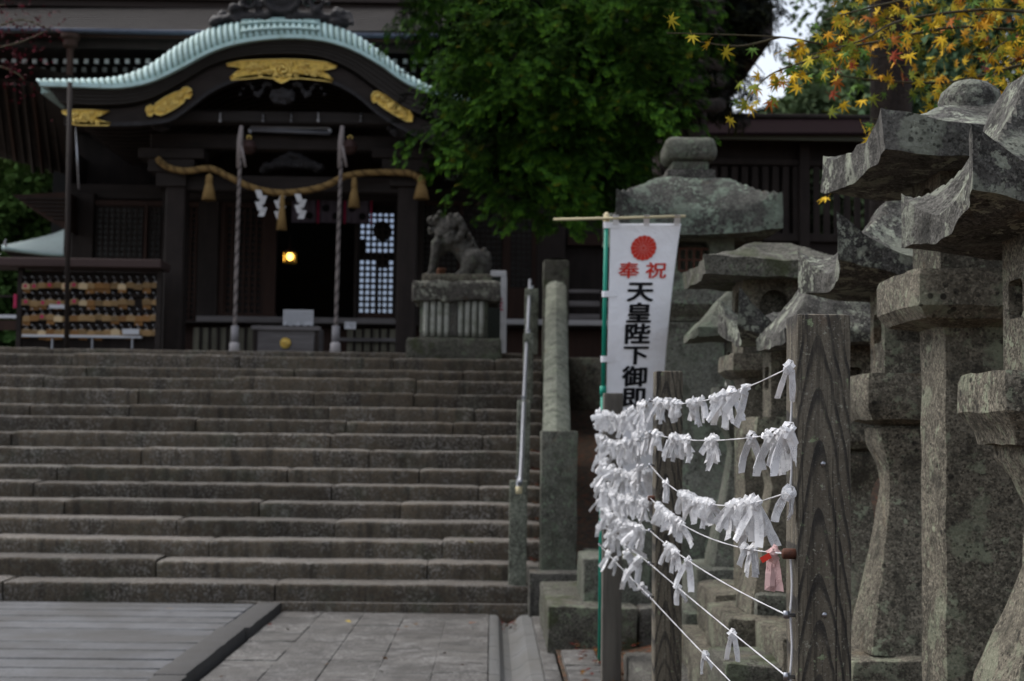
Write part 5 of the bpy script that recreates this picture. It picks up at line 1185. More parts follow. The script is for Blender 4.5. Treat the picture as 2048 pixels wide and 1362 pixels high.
def paper_mesh(seed, L=(.038, .078), W=(.013, .023), tails=2, knot=1.0):
    r = random.Random(seed); mb = MB(); uv = []
    # band round the cord
    kw = r.uniform(.013, .02) * knot
    ring = [Vector((.0105 * knot * math.cos(a), .0105 * knot * math.sin(a) * 1.0, .001 + .0115 * knot * math.sin(a + .9) * .35 + .011 * knot * math.sin(a))) for a in np.linspace(0, 2 * math.pi, 9)]
    ring = [Vector((p.x * .9, 0, p.z)) + Vector((0, r.uniform(-.002, .002), 0)) for p in ring]
    strip(mb, uv, ring, kw, .001, Vector((0, 1, 0)).cross(Vector((0, 0, 1))) + Vector((0, .3, 0)), u0=r.random())
    for q in range(2):                        # the crossed folds of the knot
        a = r.uniform(-.7, .7); s = (-1) ** q; p0 = Vector((-.012 * s * knot, -.006, .007 * knot)); p1 = Vector((0, -.0125, -.004)); p2 = Vector((.009 * s * knot, -.008, -.018 * knot))
        strip(mb, uv, [p0, p0.lerp(p1, .55) + Vector((0, -.004, 0)), p1, p2], r.uniform(.011, .017) * knot, .0015, Vector((a * .4, -1, .2)), u0=r.random())
    for q in range(tails):
        sd = (-1) ** q if tails > 1 else r.choice((-1, 1)); L_ = r.uniform(*L); w = r.uniform(*W); ang = sd * R(r.uniform(4, 30)); yaw = r.uniform(-.7, .7)
        p = Vector((sd * r.uniform(.001, .006), -.007 + .012 * (q % 2) + r.uniform(-.003, .003), -.009)); path = [p.copy()]; d = Vector((math.sin(ang), r.uniform(-.25, .25), -math.cos(ang))); cv = r.uniform(-.16, .16); nn = 6
        for i in range(nn):
            p = p + d.normalized() * (L_ / nn); path.append(p.copy()); d = d + Vector((-ang * .10, cv * (1 if i > 1 else .3), -.03))
        strip(mb, uv, path, w, r.uniform(-.0035, .0035), Vector((yaw, -1, .1)), r.uniform(-.004, .004), u0=r.random() * 2)
        if r.random() < .6:                    # doubled layer
            off = Vector((r.uniform(-.004, .004), .0028, 0)); strip(mb, uv, [q2 * 1.0 + off for q2 in path[:r.choice((5, 6))]], w * r.uniform(.8, 1.1), r.uniform(-.003, .003), Vector((yaw + .25, -1, .1)), r.uniform(-.003, .003), u0=r.random() * 2)
    me = mesh('tied_paper', mb.v, mb.f); me.materials.append(M['paper'])
    ul = me.uv_layers.new(name='UVMap'); li = np.empty(len(me.loops), 'i'); me.loops.foreach_get('vertex_index', li)
    ul.data.foreach_set('uv', np.array(uv, 'f')[li].ravel()); return me
PM = [paper_mesh(k, tails=(1, 2, 2, 3)[k % 4]) for k in range(16)]
PL = [paper_mesh(100 + k, L=(.078, .112), W=(.017, .026), tails=(2, 1, 2)[k % 3]) for k in range(6)]
rpp = random.Random(17)
def tie(span, k, t, me, label, group=None, sc=1.0, yaw=None, roll=0.0, dz=0, m=None, dx=0):
    p = cord_pt(span, k, t); o = bpy.data.objects.new('paper_fortune', me); COL.objects.link(o)
    o.location = p + Vector((dx, 0, dz)); o.rotation_euler = (R(rpp.uniform(-8, 8)), R(roll + rpp.uniform(-9, 9)), R(rpp.uniform(-60, 40) if yaw is None else yaw)); o.scale = (sc, sc, sc)
    if m: o.material_slots[0].link = 'OBJECT'; o.material_slots[0].material = m
    return tag(o, label, 'paper fortune', group)
def t_of(px): D = CX * F / (px - 985 - 0.0) ; return (D - pd[0] - .02) / (pd[1] - pd[0])
nth = ['nearest'] + 'second third fourth fifth sixth seventh eighth ninth tenth eleventh twelfth thirteenth fourteenth fifteenth sixteenth seventeenth eighteenth nineteenth twentieth'.split() + [d + '-' + q for d in ('twenty', 'thirty') for q in 'first second third fourth fifth sixth seventh eighth ninth'.split()]
A = {0: [(1578, 2), (1490, 2), (1462, 1), (1453, 2), (1444, 2), (1434, 1), (1427, 1), (1404, 1), (1392, 1), (1384, 1), (1356, 1), (1349, 1), (1341, 1), (1333, 1), (1320, 1), (1313, 1)],
     1: [(1576, 2), (1566, 1), (1545, 2), (1536, 1), (1503, 2), (1430, 2), (1424, 1), (1417, 1), (1377, 1), (1371, 1), (1364, 1), (1357, 1), (1350, 1), (1344, 1), (1318, 1), (1311, 1)],
     2: [(1577, 1), (1513, 2), (1505, 2), (1499, 2), (1492, 2), (1485, 2), (1479, 2), (1470, 1), (1462, 1), (1424, 1), (1419, 1), (1414, 1), (1408, 1), (1402, 1), (1397, 1), (1391, 1), (1386, 1), (1381, 1), (1376, 1), (1371, 1), (1366, 1), (1361, 1), (1333, 1)],
     3: [(1506, 1), (1490, 1), (1364, 1), (1359, 1), (1354, 1), (1350, 1), (1345, 1), (1341, 1), (1336, 1), (1332, 1), (1328, 1), (1324, 1), (1320, 1), (1316, 1)],
     4: [(1377, 2), (1352, 1), (1346, 1), (1340, 1), (1334, 1)], 5: [(1465, 2), (1357, 1)], 6: [(1412, 1)]}
single = {(0, 1578): 'large white paper fortune with broad tails on the topmost cord against the front post', (0, 1490): 'loosely crossed white paper fortune alone on the topmost cord left of the front post', (1, 1503): 'lone folded paper fortune on the second cord near the middle of the near gap', (2, 1577): 'crumpled paper fortune tied on the third cord right beside the front post', (2, 1333): 'paper fortune with an upright tail on the third cord in front of the second post',
          (4, 1377): 'single long paper fortune hanging straight from the fifth cord right of the second post', (5, 1465): 'long lone paper loop with one tail on the sixth cord, low in the gap', (5, 1357): 'small white paper fortune on the sixth cord in front of the second post', (6, 1412): 'little crumpled paper fortune alone on the lowest cord'}
for k, L in A.items():
    L = L + [(px + rpp.uniform(-4, 4), 1) for px, s in L if (k, px) not in single and rpp.random() < .38]
    L.sort(key=lambda q: -q[0])
    for qi, (px, s) in enumerate(L):
        lab = single.get((k, px)); big = s == 2
        tie(0, k, t_of(px), rpp.choice(PL if big else PM), lab or 'white paper on the %s cord, %s in line from the front post' % (ordn[k], nth[qi]), 'paper fortunes on the near half of the cords', sc=rpp.uniform(.78, 1.08) * (1.0 if k < 3 else .95), yaw=(rpp.uniform(-14, 4) if lab else rpp.uniform(-25, 12)) if big else rpp.uniform(-50, 30), roll=(rpp.uniform(-3, 9) if px > 1555 else max(-22, min(22, rpp.gauss(0, 13)))), dz=rpp.uniform(-.004, .004))
nth0 = 0
pk = tie(0, 3, t_of(1548), paper_mesh(901, L=(.075, .08), W=(.022, .024), tails=2), 'pale pink paper fortune with a red band beside the brown peg of the front post', yaw=-20, m=M['paper_pink'])
mb = MB(); mb.box(-.018, .006, -.0165, -.0155, -.003, .010); o = mb.build('red_band', M['ink_red'], pk); o.rotation_euler = (0, R(-32), 0); o.location = (-.008, -.004, -.012)
for k, n in ((0, 34), (1, 36), (2, 35), (3, 30), (4, 22), (5, 7), (6, 4)):
    lo, hi = (.03, .99) if k < 4 else (.12, .98)
    for i in range(n):
        t = lo + (hi - lo) * ((i + rpp.random() * .8) / n)
        if k in (2, 3) and t < .12 and rpp.random() < .5: continue
        tie(1, k, t, rpp.choice(PM), 'white paper fortune in the far dense tangle on the %s cord' % ordn[k], 'paper fortunes on the %s cord, far gap' % ordn[k], sc=rpp.uniform(.85, 1.4), dx=rpp.uniform(-.03, .015), roll=rpp.gauss(0, 24), dz=rpp.uniform(-.02, .008))

# ================================================================== TREES
def spray(n=11):                                # flat scale-leaf fan, local +Y outward
    v = []; f = []
    def leaf(a, d, L, w):
        d = d / np.linalg.norm(d); s = np.array([d[1], -d[0], 0]); b = len(v); dz = -.25 * L
        v.extend([a, a + d * L * .55 + s * w + np.array([0, 0, .01 * L]), a + d * L + np.array([0, 0, dz]), a + d * L * .55 - s * w]); f.append((b, b + 1, b + 2, b + 3))
    leaf(np.array([0, 0, 0.]), np.array([0, 1., 0]), 1.0, .035)
    for i in range(n):
        y = .08 + .82 * i / n; sgn = 1 if i % 2 else -1; L = .52 * (1 - .65 * y) + .08
        leaf(np.array([0, y, -.16 * y * y]), np.array([sgn * .9, .8, 0]), L, .034)
        leaf(np.array([sgn * L * .3, y + L * .26, -.16 * y * y - .03]), np.array([sgn * .35, 1, 0]), L * .5, .03)
    return np.array(v), f
SV, SF = spray()
_g = np.clip(SV[:, 1:2], 0, 1.1)              # paler, yellower tips: young leaf, plus overhead light painted in
SVT = np.concatenate([.35 + 1.35 * _g ** 2.5, .42 + 1.05 * _g ** 2.5, .6 + .1 * _g], 1)
def conifer(poly, Y0, Y1, nclump, per, size, clump_r, colr, name='foliage', m='leafgreen', parent=None, tipc=None, seed=1, inset=0, bough=0):
    rng = np.random.default_rng(seed); xs_ = [p[0] for p in poly]; ys_ = [p[1] for p in poly]; C = []
    while len(C) < nclump:
        x = rng.uniform(min(xs_), max(xs_)); y = rng.uniform(min(ys_), max(ys_))
        if in_poly(x, y, poly) and (not inset or all(in_poly(x + a, y + b, poly) for a, b in ((inset, inset), (-inset, inset), (inset, -inset), (-inset, -inset)))): C.append(at(x, y, rng.uniform(Y0, Y1)))
    pos = []; dirs = []; tint = []; scl = []
    for c in C:
        az = rng.uniform(0, 2 * math.pi); out = np.array([math.cos(az), math.sin(az) - .6, -.25]); out /= np.linalg.norm(out)
        base_t = rng.uniform(.4, 1.6)
        for j in range(per):
            o = rng.normal(size=3) * np.array([1, 1, .42]) * clump_r; o += out * clump_r * rng.uniform(-.6, .9); tb_ = rng.uniform(0, 1)
            if bough: o = o * (1.1 - .5 * tb_) + bough * tb_ * np.array([out[0], out[1], .10 - .75 * tb_ * tb_])   # boughs reach out and droop at the tip
            pos.append(np.array(c) + o); d = out + rng.normal(size=3) * .45; d[2] -= .12 + (.6 * tb_ if bough else 0); dirs.append(d)
            k = base_t * rng.uniform(.7, 1.3) * ((.6 + .7 * tb_) if bough else 1); cc = np.array(colr) * k  # bough tips painted lighter as if lit, bases darker
            if tipc is not None and rng.random() < .03: cc = np.array(tipc)
            tint.append(cc); scl.append(size * rng.uniform(.65, 1.25))
    dirs = np.array(dirs); up = np.tile([0, 0, 1.], (len(dirs), 1)) + rng.normal(size=(len(dirs), 3)) * .3
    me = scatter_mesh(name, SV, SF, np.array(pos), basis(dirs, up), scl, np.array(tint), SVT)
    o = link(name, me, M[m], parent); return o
def branch(pts, r0, r1, m, parent, name='branch', n=14, k=7):
    c = curve_pts(pts, n); mb = MB(); mb.tube(c, [r0 + (r1 - r0) * i / n for i in range(n + 1)], k); o = mb.build(name, m, parent, True); return o
e = empty('cypress_tree', (0, 0, 0), 'large dark cypress with drooping green foliage hanging between the hall and the lanterns', 'tree')
tb = at(1330, 600, 17.5); tt = at(1395, -260, 17.5)
branch([Vector((tb.x, 17.5, -.2)), Vector((tb.x, 17.5, 2)), tt], .42, .28, M['bark'], e, 'trunk', 10, 16)
poly = [(828, -40), (855, 40), (888, 62), (865, 100), (915, 165), (905, 200), (892, 250), (908, 305), (948, 340), (975, 380), (1012, 412), (1085, 445), (1140, 435), (1215, 425), (1265, 355), (1285, 310), (1312, 270), (1372, 225), (1395, 150), (1400, -40)]
for i, (x, y) in enumerate(((900, 60), (860, 180), (960, 300), (1080, 380), (1200, 330), (1120, 200), (1020, 120), (1250, 230))):
    a = at(1440, max(-60, y - 170), 17.2); c = at(x, y, 15.0); branch([a, a.lerp(c, .5) + Vector((0, -.3, .25)), c], .09, .02, M['bark'], e, 'limb')
TR = M['leafgreen']
m_inner = conifer(poly, 15.2, 16.6, 190, 32, .24, .28, (.05, .06, .05), parent=e, seed=3, inset=38); m_inner.name = 'inner_foliage'; m_inner['kind'] = 'stuff'  # inner sprays coloured near black: shade between the boughs painted in
o = conifer(poly, 13.2, 15.7, 300, 54, .10, .08, (.92, .98, .78), parent=e, tipc=(2.6, 1.1, .8), seed=5, inset=4, bough=.50); o['kind'] = 'stuff'
# edges of the crown: little overhanging sprays
edge = []
for i in range(3, len(poly) - 2):
    x0, y0 = poly[i]; x1, y1 = poly[i + 1]
    for t in (.2, .6): edge.append((x0 + (x1 - x0) * t, y0 + (y1 - y0) * t))
pp = []
for x, y in edge: pp += [(x - 12, y - 14), (x + 12, y - 14), (x + 10, y + 10), (x - 10, y + 10)]
for i in range(0, len(pp), 4):
    pass
rng2 = random.Random(6)
pos = []; 
small = [[(x - 20, y - 22), (x + 20, y - 22), (x + 14, y + 4), (x - 14, y + 4)] for x, y in edge]
allc = []
for k, q in enumerate(small): allc.append(q)
def conifer_at(centres, Y0, Y1, per, size, cr, colr, seed, parent, name):
    big = []
    for (x, y) in centres: big.append((x, y))
    rng = np.random.default_rng(seed); pos = []; dirs = []; tint = []; scl = []
    for x, y in big:
        c = np.array(at(x + rng.uniform(-8, 8), y - 6 + rng.uniform(-8, 8), rng.uniform(Y0, Y1))); az = rng.uniform(0, 2 * math.pi); out = np.array([math.cos(az) * .8 + (-.3 if x < 1000 else .2), math.sin(az) - .5, -.45]); bt = rng.uniform(.8, 1.3)
        for j in range(per):
            pos.append(c + rng.normal(size=3) * np.array([1, 1, .5]) * cr); d = out + rng.normal(size=3) * .4; dirs.append(d); tint.append(np.array(colr) * bt * rng.uniform(.75, 1.25)); scl.append(size * rng.uniform(.7, 1.2))
    dirs = np.array(dirs); up = np.tile([0, 0, 1.], (len(dirs), 1)) + rng.normal(size=(len(dirs), 3)) * .3
    o = link(name, scatter_mesh(name, SV, SF, np.array(pos), basis(dirs, up), scl, np.array(tint), SVT), M['leafgreen'], parent); o['kind'] = 'stuff'; return o
conifer_at(edge * 2, 13.9, 14.8, 16, .11, .09, (.8, .88, .66), 8, e, 'outer_foliage')

# second dark conifer: trunk between the cypress and the sky gap, ragged dark twigs
e = empty('dark_conifer', (0, 0, 0), 'black conifer trunk with ragged dark twigs against the bright sky gap', 'tree')
def ptrunk(e, pts, r0, r1): branch([Vector((at(pts[0][0], pts[0][1], pts[0][2]).x, pts[0][2], -.2))] + [at(*p) for p in pts], r0, r1, M['bark'], e, 'trunk', 14, 16)
ptrunk(e, [(1345, 500, 19), (1368, 200, 19), (1425, -250, 19)], .36, .30)
poly2 = [(1340, -40), (1500, -40), (1494, 40), (1474, 80), (1432, 128), (1408, 178), (1384, 225), (1330, 235)]
o = conifer(poly2, 18.0, 19.5, 260, 34, .20, .20, (1, 1, 1), m='leafdark', parent=e, seed=12, inset=12); o['kind'] = 'stuff'
o = conifer([(1440, 150), (1480, 120), (1490, 200), (1478, 232), (1408, 232)], 18.3, 19, 10, 9, .24, .18, (1, 1, 1), m='leafdark', parent=e, seed=14, name='sparse_twigs'); o['kind'] = 'stuff'
o = conifer([(1525, -20), (1560, -20), (1545, 55), (1520, 90)], 18.3, 19, 8, 8, .22, .16, (1, 1, 1), m='leafdark', parent=e, seed=15, name='sparse_twigs'); o['kind'] = 'stuff'
for q in (((1440, 90), (1500, 120), (1530, 150)), ((1440, 150), (1475, 170), (1490, 215)), ((1440, 30), (1520, 40), (1570, 20))): branch([at(*p, 18.8) for p in q], .018, .005, M['bark'], e, 'limb', 8, 5)
# tall cedar trunk on the right
e = empty('cedar_tree', (0, 0, 0), 'straight dark cedar trunk rising behind the yellow maple leaves at upper right', 'tree')
ptrunk(e, [(1783, 500, 18), (1782, 200, 18), (1778, -300, 18)], .29, .25)
o = conifer([(1660, -420), (1900, -420), (1880, -120), (1690, -120)], 17, 19, 60, 20, .3, .3, (1, 1, 1), m='leafdark', parent=e, seed=19); o['kind'] = 'stuff'
# wooded hill beyond: each crown a tree of its own
LV = np.array([[0, 0, 0], [.5, .35, .06], [0, 1., -.1], [-.5, .35, .06]]); LF = [(0, 1, 2, 3)]
def leafy(name, label, c, r, n, size, colr, seed, m='leafhill', group=None, squash=.8):
    e = empty(name, (c[0], c[1], 0), label, 'tree', group); e.location.z = 0
    rng = np.random.default_rng(seed); nb = 26; bl = rng.normal(size=(nb, 3)); bl /= np.linalg.norm(bl, axis=1)[:, None]; bl *= rng.uniform(.35, .95, (nb, 1)) * r; bl[:, 2] *= squash
    w = rng.integers(0, nb, n); q = rng.normal(size=(n, 3)); q /= np.linalg.norm(q, axis=1)[:, None]
    pos = bl[w] + q * rng.uniform(.6, 1.0, (n, 1)) * r * .36; bt = rng.uniform(.55, 1.5, nb)
    tint = np.array(colr)[None, :] * bt[w][:, None] * rng.uniform(.7, 1.3, (n, 1))
    d = q + rng.normal(size=(n, 3)) * .5; d[:, 2] -= .3
    me = scatter_mesh('crown', LV, LF, pos + np.array([0, 0, c[2]]), basis(d, rng.normal(size=(n, 3)) + np.array([0, 0, 1.2])), size * rng.uniform(.6, 1.3, n), tint)
    o = link('crown', me, M[m], e); o['kind'] = 'stuff'
    mb = MB(); mb.tube([(0, 0, -.2), (0, 0, c[2] * .6), (.1, 0, c[2])], [r * .07, r * .055, r * .03], 8); mb.build('trunk', M['bark'], e, True); return e
hill = [(1588, 226, 40, .55, 'dim green'), (1640, 172, 44, .9, 'grey green'), (1622, 228, 38, .8, 'yellow green'), (1665, 130, 46, 1.3, 'olive'), (1702, 90, 44, 1.3, 'mid green'), (1690, 190, 40, 1.2, 'pale green'), (1545, 246, 36, .4, 'dusky'), (1645, 240, 37, .9, 'bluish'), (1640, 420, 27, 1.0, 'hedge like'), (1730, 420, 27, 1.1, 'dense'), (1850, 410, 27, 1.1, 'hidden low'), (1990, 410, 27, 1.2, 'far right low'), (1850, 130, 40, 2.6, 'deep bluish green'), (1960, 120, 42, 2.9, 'dark green'), (1900, 40, 46, 2.8, 'shaded'), (2030, 20, 45, 2.8, 'blackish'), (1740, 30, 47, 2.6, 'leafy'), (1870, 220, 38, 1.8, 'grey'), (2010, 230, 38, 2.0, 'dark lower')]
for i, (x, y, Y, r, nm) in enumerate(hill):
    p = at(x, y, Y); cl = random.Random(i); k = .85 + .3 * cl.random()
    leafy('hill_tree', '%s tree crown %s' % (nm, 'behind the slatted fence' if y > 300 else 'on the hill left of the cedar trunk' if x < 1760 else 'on the hill right of the cedar trunk'), p, r, 2600, .22, (k * (1 if x < 1760 else .5), k * 1.05 * (1 if x < 1760 else .6), k * .95 * (1 if x < 1760 else .65)), 40 + i, group='trees on the wooded hill')
left = [(20, 350, 33, 1.7, (1.5, 1.55, 1.2), 'bright leaved'), (95, 360, 35, 1.5, (1.2, 1.3, 1.0), 'olive tinted'), (30, 440, 31, 1.3, (.7, 1.0, .5), 'deep green'), (105, 445, 33, 1.2, (.6, .75, .5), 'shadowy'), (-40, 400, 32, 1.7, (.9, 1.1, .6), 'outermost'), (30, 560, 30, .9, (.6, .8, .45), 'low bushy'), (70, 650, 30, .7, (.5, .7, .4), 'lowest'), (-10, 650, 29, .8, (.5, .75, .4), 'ground hugging'), (110, 560, 34, 1.0, (.5, .6, .4), 'dim'), (60, 300, 38, 1.7, (.6, .75, .5), 'high')]
for i, (x, y, Y, r, c, nm) in enumerate(left):
    leafy('garden_tree', '%s tree in the greenery left of the hall' % nm, at(x, y, Y), r, 2600, .17, c, 70 + i, group='greenery left of the hall')
# shrine fence building on the right
e = empty('shrine_fence', (0, 0, 0), 'low roofed black timber fence with upright slats behind the lanterns', 'fence')
YT = 22.5
rfb = MB(); rfb.grid([[at(1335, 238, YT), at(2300, 238, YT)], [at(1335, 265, YT - .5), at(2300, 265, YT - .5)], [at(1335, 270, YT - .5), at(2300, 270, YT - .5)], [at(1335, 262, YT + .4), at(2300, 262, YT + .4)]], closed=False); rfb.build('fence_roof', mat('maroon roof sheet', (.012, .007, .008), .95, spec=.03), e)
pbox('ridge_cap', 1335, 231, 2300, 239, YT - .02, .25, M['wood'], e, .01); pbox('eave_board', 1335, 267, 2300, 284, YT - .42, .05, mat('mossy eave board', (.085, .088, .064), .8, layers=[('noise', 8, (.05, .05, .038), .42, .7, .8, (.1, 1, 4))]), e)
pbox('upper_panel', 1335, 258, 2300, 340, YT + .12, .06, M['wood'], e, 0); pbox('top_rail', 1335, 322, 2300, 334, YT - .0, .1, M['wood'], e); pbox('bottom_rail', 1335, 470, 2300, 486, YT - .0, .1, M['wood'], e)
pbox('lower_boards', 1335, 486, 2300, 700, YT + .1, .06, M['wood'], e, 0)
for i in range(46): x = 1340 + 20.5 * i; pbox('slat', x, 333, x + 12.5, 471, YT + .02, .05, M['wood'], e, 0)
for x in (1340, 1600, 1860, 2120): pbox('fence_post', x, 285, x + 20, 720, YT - .06, .16, M['wood'], e)
pbox('sky_block_boards', 1335, 334, 1600, 486, YT + .3, .05, M['wood'], e, 0)  # added boards that keep bright sky out of the slat gaps
# maple at the upper right
e = empty('maple_tree', (2.9, 6.4, 0), 'maple branch with yellow, orange and green star shaped leaves over the lanterns', 'maple tree')
e.location = (0, 0, 0)
branch([Vector((3.6, 6.6, 0)), Vector((3.5, 6.6, 2)), at(2200, 60, 6.5)], .10, .05, M['twig'], e, 'trunk', 10, 10)
tw = [[(2200, 60, 6.5), (2048, 60, 6.4), (1900, 55, 6.3), (1700, 92, 6.1), (1560, 74, 6.0), (1335, 66, 5.9)], [(2200, 50, 6.5), (2048, 24, 6.2), (1950, 20, 6.1), (1800, 42, 6.0), (1720, 82, 5.9), (1610, 112, 5.9)], [(2200, 90, 6.5), (2048, 128, 6.6), (1900, 164, 6.5), (1750, 160, 6.4), (1660, 148, 6.3)],
      [(2200, 90, 6.5), (2048, 112, 6.8), (1950, 182, 6.7), (1850, 232, 6.6), (1745, 238, 6.5)], [(2200, 20, 6.5), (2048, -20, 6.3), (1900, -15, 6.2), (1760, 10, 6.1), (1650, 40, 6.0)], [(1700, 92, 6.1), (1620, 120, 6.05), (1540, 150, 6.0), (1492, 200, 6.0)], [(1560, 74, 6.0), (1480, 92, 6.0), (1400, 84, 6.0)], [(2048, 60, 6.4), (1990, 100, 6.4), (1960, 150, 6.4)]]
for q in tw: branch([at(*p) for p in q], .010 if q[0][0] > 2100 else .006, .0025, M['twig'], e, 'branch', 24, 5)
rt = random.Random(31)
def maple_mesh(seed):
    r = random.Random(seed); mb = MB(); pts = []; lobes = 7; angs = [R(a) for a in (-125, -82, -40, 0, 40, 82, 125)]; lens = (.45, .72, .92, 1.0, .92, .72, .45)
    prof = [Vector((0, -.02, 0))]
    for i, (a, L) in enumerate(zip(angs, lens)):
        if i: am = (a + angs[i - 1]) / 2; prof.append(Vector((.27 * math.sin(am), .27 * math.cos(am), .0)))
        for da, k in ((-.15, .58), (0, 1.0), (.15, .58)): LL = L * k; prof.append(Vector((LL * math.sin(a + da * (1 if k < 1 else 0)), LL * math.cos(a + da * (1 if k < 1 else 0)), 0)))
    for p in prof: d = p.length; p.z = -.20 * d * d * r.uniform(.4, 1.6) + r.uniform(-.04, .04) + .10 * abs(p.x)
    n = len(prof); mb.add([Vector((0, .12, .02))] + prof, [(0, i + 1, (i + 1) % n + 1) for i in range(n)])
    mb.tube([(0, 0, 0), (0, -.35, .03), (.02, -.7, .12)], .012, 4); return mb
mm = []
lc = [(.62, .40, .02), (.58, .29, .02), (.44, .35, .025), (.19, .22, .025), (.08, .16, .025), (.38, .12, .02), (.28, .05, .02), (.14, .015, .025)]; lw = [28, 13, 22, 18, 11, 5, 1, 1]
for k in range(24):
    q = maple_mesh(k); me = mesh('leaf', q.v, q.f); c = lc[k % 8]; flat_tint(me, c); me.materials.append(M['maple']); mm.append(me)
def leaf_at(p, size, ci=None, k=None):
    ci = rt.choices(range(8), lw)[0] if ci is None else ci; o = bpy.data.objects.new('leaf', mm[ci + 8 * rt.randrange(3)]); COL.objects.link(o); o.parent = e; o.location = p
    o.rotation_euler = Euler((R(rt.uniform(60, 125)) * rt.choice((1, 1, 1, .6)), R(rt.uniform(-40, 40)), R(rt.uniform(-60, 60))), 'XYZ'); o.rotation_euler.rotate_axis('Z', R(180 + rt.uniform(-70, 70))); o.scale = (size,) * 3
nl = 0
for q in tw[:6] + tw[7:]:
    c = curve_pts([at(*p) for p in q], 60)
    for i, p in enumerate(c):
        if p.x > at(2120, 100, p.y).x or (at(1505, 60, p.y).x < p.x < at(1640, 60, p.y).x and p.z > at(1570, 75, p.y).z): continue
        for j in range(rt.choice((0, 1, 1))):
            if nl < 285: leaf_at(p + Vector((rt.gauss(0, .035), rt.gauss(0, .08), rt.gauss(-.03, .035))), rt.uniform(.036, .056), 4 if rt.random() < .15 else None); nl += 1
for (x, y, Y, ci) in ((1416, 86, 5.9, 0), (1490, 206, 6.0, 0), (1512, 176, 6.0, 1), (1478, 168, 6.0, 3), (1686, 208, 6.1, 0), (1663, 188, 6.1, 6), (1884, 78, 6.0, 0), (1820, 110, 6.0, 0), (1586, 152, 5.9, 0), (1548, 166, 6, 1), (1660, 366, 6.6, 5), (1652, 396, 6.6, 0), (1725, 252, 6.4, 0), (1738, 280, 6.4, 0), (2000, 196, 6.3, 0)): leaf_at(at(x, y, Y), rt.uniform(.042, .054), ci)
branch([at(1750, 250, 6.5), at(1700, 320, 6.55), at(1655, 372, 6.6)], .003, .0015, M['twig'], e, 'twig', 8, 4)
# the mass of leaves behind: one part
rng = np.random.default_rng(5); q = maple_mesh(50); pos = []; tint = []
for k in range(1000):
    x = rng.uniform(1560, 2100); y = rng.uniform(-60, 260); Y = rng.uniform(6.2, 7.6)
    low = 120 + max(0, (x - 1650)) * .42
    if (x < 1665 and y < 100) or y > low or (1690 < x < 1820 and 90 < y < 200 and rng.random() < .6) or (x < 1690 and y < 75 and rng.random() < .9): continue
    if 1820 < x and 80 < y < 150 and rng.random() < .55: continue
    pos.append(at(x, y, Y)); tint.append(np.array(lc[rt.choices(range(8), lw)[0]]) * rng.uniform(.5, 1.0))
o = link('leaves', scatter_mesh('leaves', [tuple(v) for v in q.v], q.f, np.array([tuple(p) for p in pos]), rot_rand(len(pos), rng), rng.uniform(.032, .052, len(pos)), np.array(tint)), M['maple'], e); o['kind'] = 'stuff'
# dark red maple at the far left
e = empty('red_maple', (0, 0, 0), 'thin dark red maple twigs hanging at the upper left corner', 'maple tree')
branch([Vector((-6.6, 13.6, 0)), Vector((-6.4, 13.6, 3)), at(-150, 120, 13.5)], .10, .05, M['bark'], e, 'trunk', 8, 8)
pos = []
for q in (((-150, 120), (-40, 70), (40, 40), (105, 62)), ((-150, 120), (-30, 100), (40, 85), (100, 58)), ((-150, 120), (-20, 130), (30, 145), (48, 160)), ((-150, 100), (-40, 20), (10, 10))):
    c = curve_pts([at(x, y, 13.5) for x, y in q], 40); branch([at(x, y, 13.5) for x, y in q], .015, .005, M['twig'], e, 'branch', 16, 5)
    for p in c:
        for j in range(3): pos.append(np.array(p) + rng.normal(size=3) * np.array([.10, .2, .10]))
q = maple_mesh(60); o = link('leaves', scatter_mesh('leaves', [tuple(v) for v in q.v], q.f, np.array(pos), rot_rand(len(pos), rng), rng.uniform(.022, .04, len(pos)), np.ones((len(pos), 3)) * rng.uniform(.5, 1.5, (len(pos), 1))), M['redleaf'], e); o['kind'] = 'stuff'
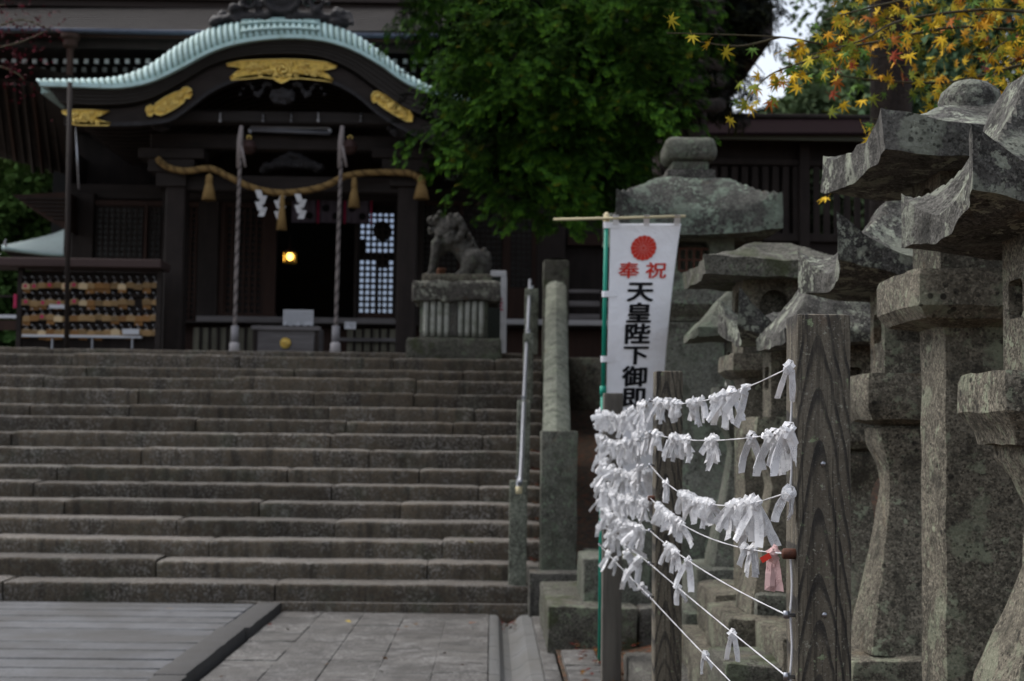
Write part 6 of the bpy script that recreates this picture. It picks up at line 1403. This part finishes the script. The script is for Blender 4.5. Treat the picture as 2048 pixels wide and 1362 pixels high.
# fallen leaves
q = maple_mesh(70); pos = []; tint = []; litc = [(.12, .038, .016), (.08, .032, .018), (.17, .08, .02), (.055, .028, .017), (.10, .018, .014)]
def litter(x0, x1, y0, y1, z, n):
    for k in range(n): pos.append((rng.uniform(x0, x1), rng.uniform(y0, y1), z + rng.uniform(.0, .03))); tint.append(np.array(litc[rng.integers(0, 5)]) * rng.uniform(.6, 1.2))
litter(.55, 2.6, 5.5, 11.6, .05, 1500); litter(gx1 + .36, .8, 7, 9.8, .03, 260); litter(.5, 4, 12.6, 16, .25, 500); litter(gx0, gx1 + .1, 11.6, 12.3, -.1, 60); litter(kx + .2, gx0, 8, 12.2, -.052, 16); litter(.86, 1.2, 9.95, 10.5, .25, 30)
for i in range(8): xx = at(1074, nose[i], D0 + i * STEP_T).x; litter(xx - .06, xx + .04, D0 + i * STEP_T + .15, D0 + i * STEP_T + .38, at(560, nose[i], D0 + i * STEP_T).z + .0, 14)
up = np.tile([0, 0, 1.], (len(pos), 1)) + rng.normal(size=(len(pos), 3)) * .35; d = rng.normal(size=(len(pos), 3)); d[:, 2] *= .2
o = link('fallen_leaves', scatter_mesh('fallen_leaves', [tuple(v) for v in q.v[:30]] if False else [tuple(v) for v in q.v], q.f, np.array(pos), basis(d, up), rng.uniform(.022, .038, len(pos)), np.array(tint)), M['litter']); tag(o, 'brown and orange fallen leaves on the ground and along the stair edge', 'leaves', None, 'stuff')
for k, (px, py, zz_, c, lab) in enumerate(((697, 1248, -.05, (.5, .36, .03), 'single yellow fallen leaf on the worn tiles'), (943, 1088, None, (.42, .34, .04), 'yellow leaf lying on the third stair step right of centre'), (340, 1222, .01, (.35, .2, .05), 'tan leaf on the pale path at the foot of the stairs'), (946, 1250, -.05, (.4, .12, .03), 'orange leaf near the gutter edge'))):
    p = atz(px, py, zz_) if zz_ is not None else at(px, py, D0 + 2 * STEP_T - .03)
    me = mesh('fallen_leaf', maple_mesh(80 + k).v, maple_mesh(80 + k).f); flat_tint(me, c); o = link('fallen_leaf', me, M['litter']); o.location = p + Vector((0, 0, .02)); o.scale = (.05,) * 3; o.rotation_euler = (R(15), R(8), k); tag(o, lab, 'fallen leaf')
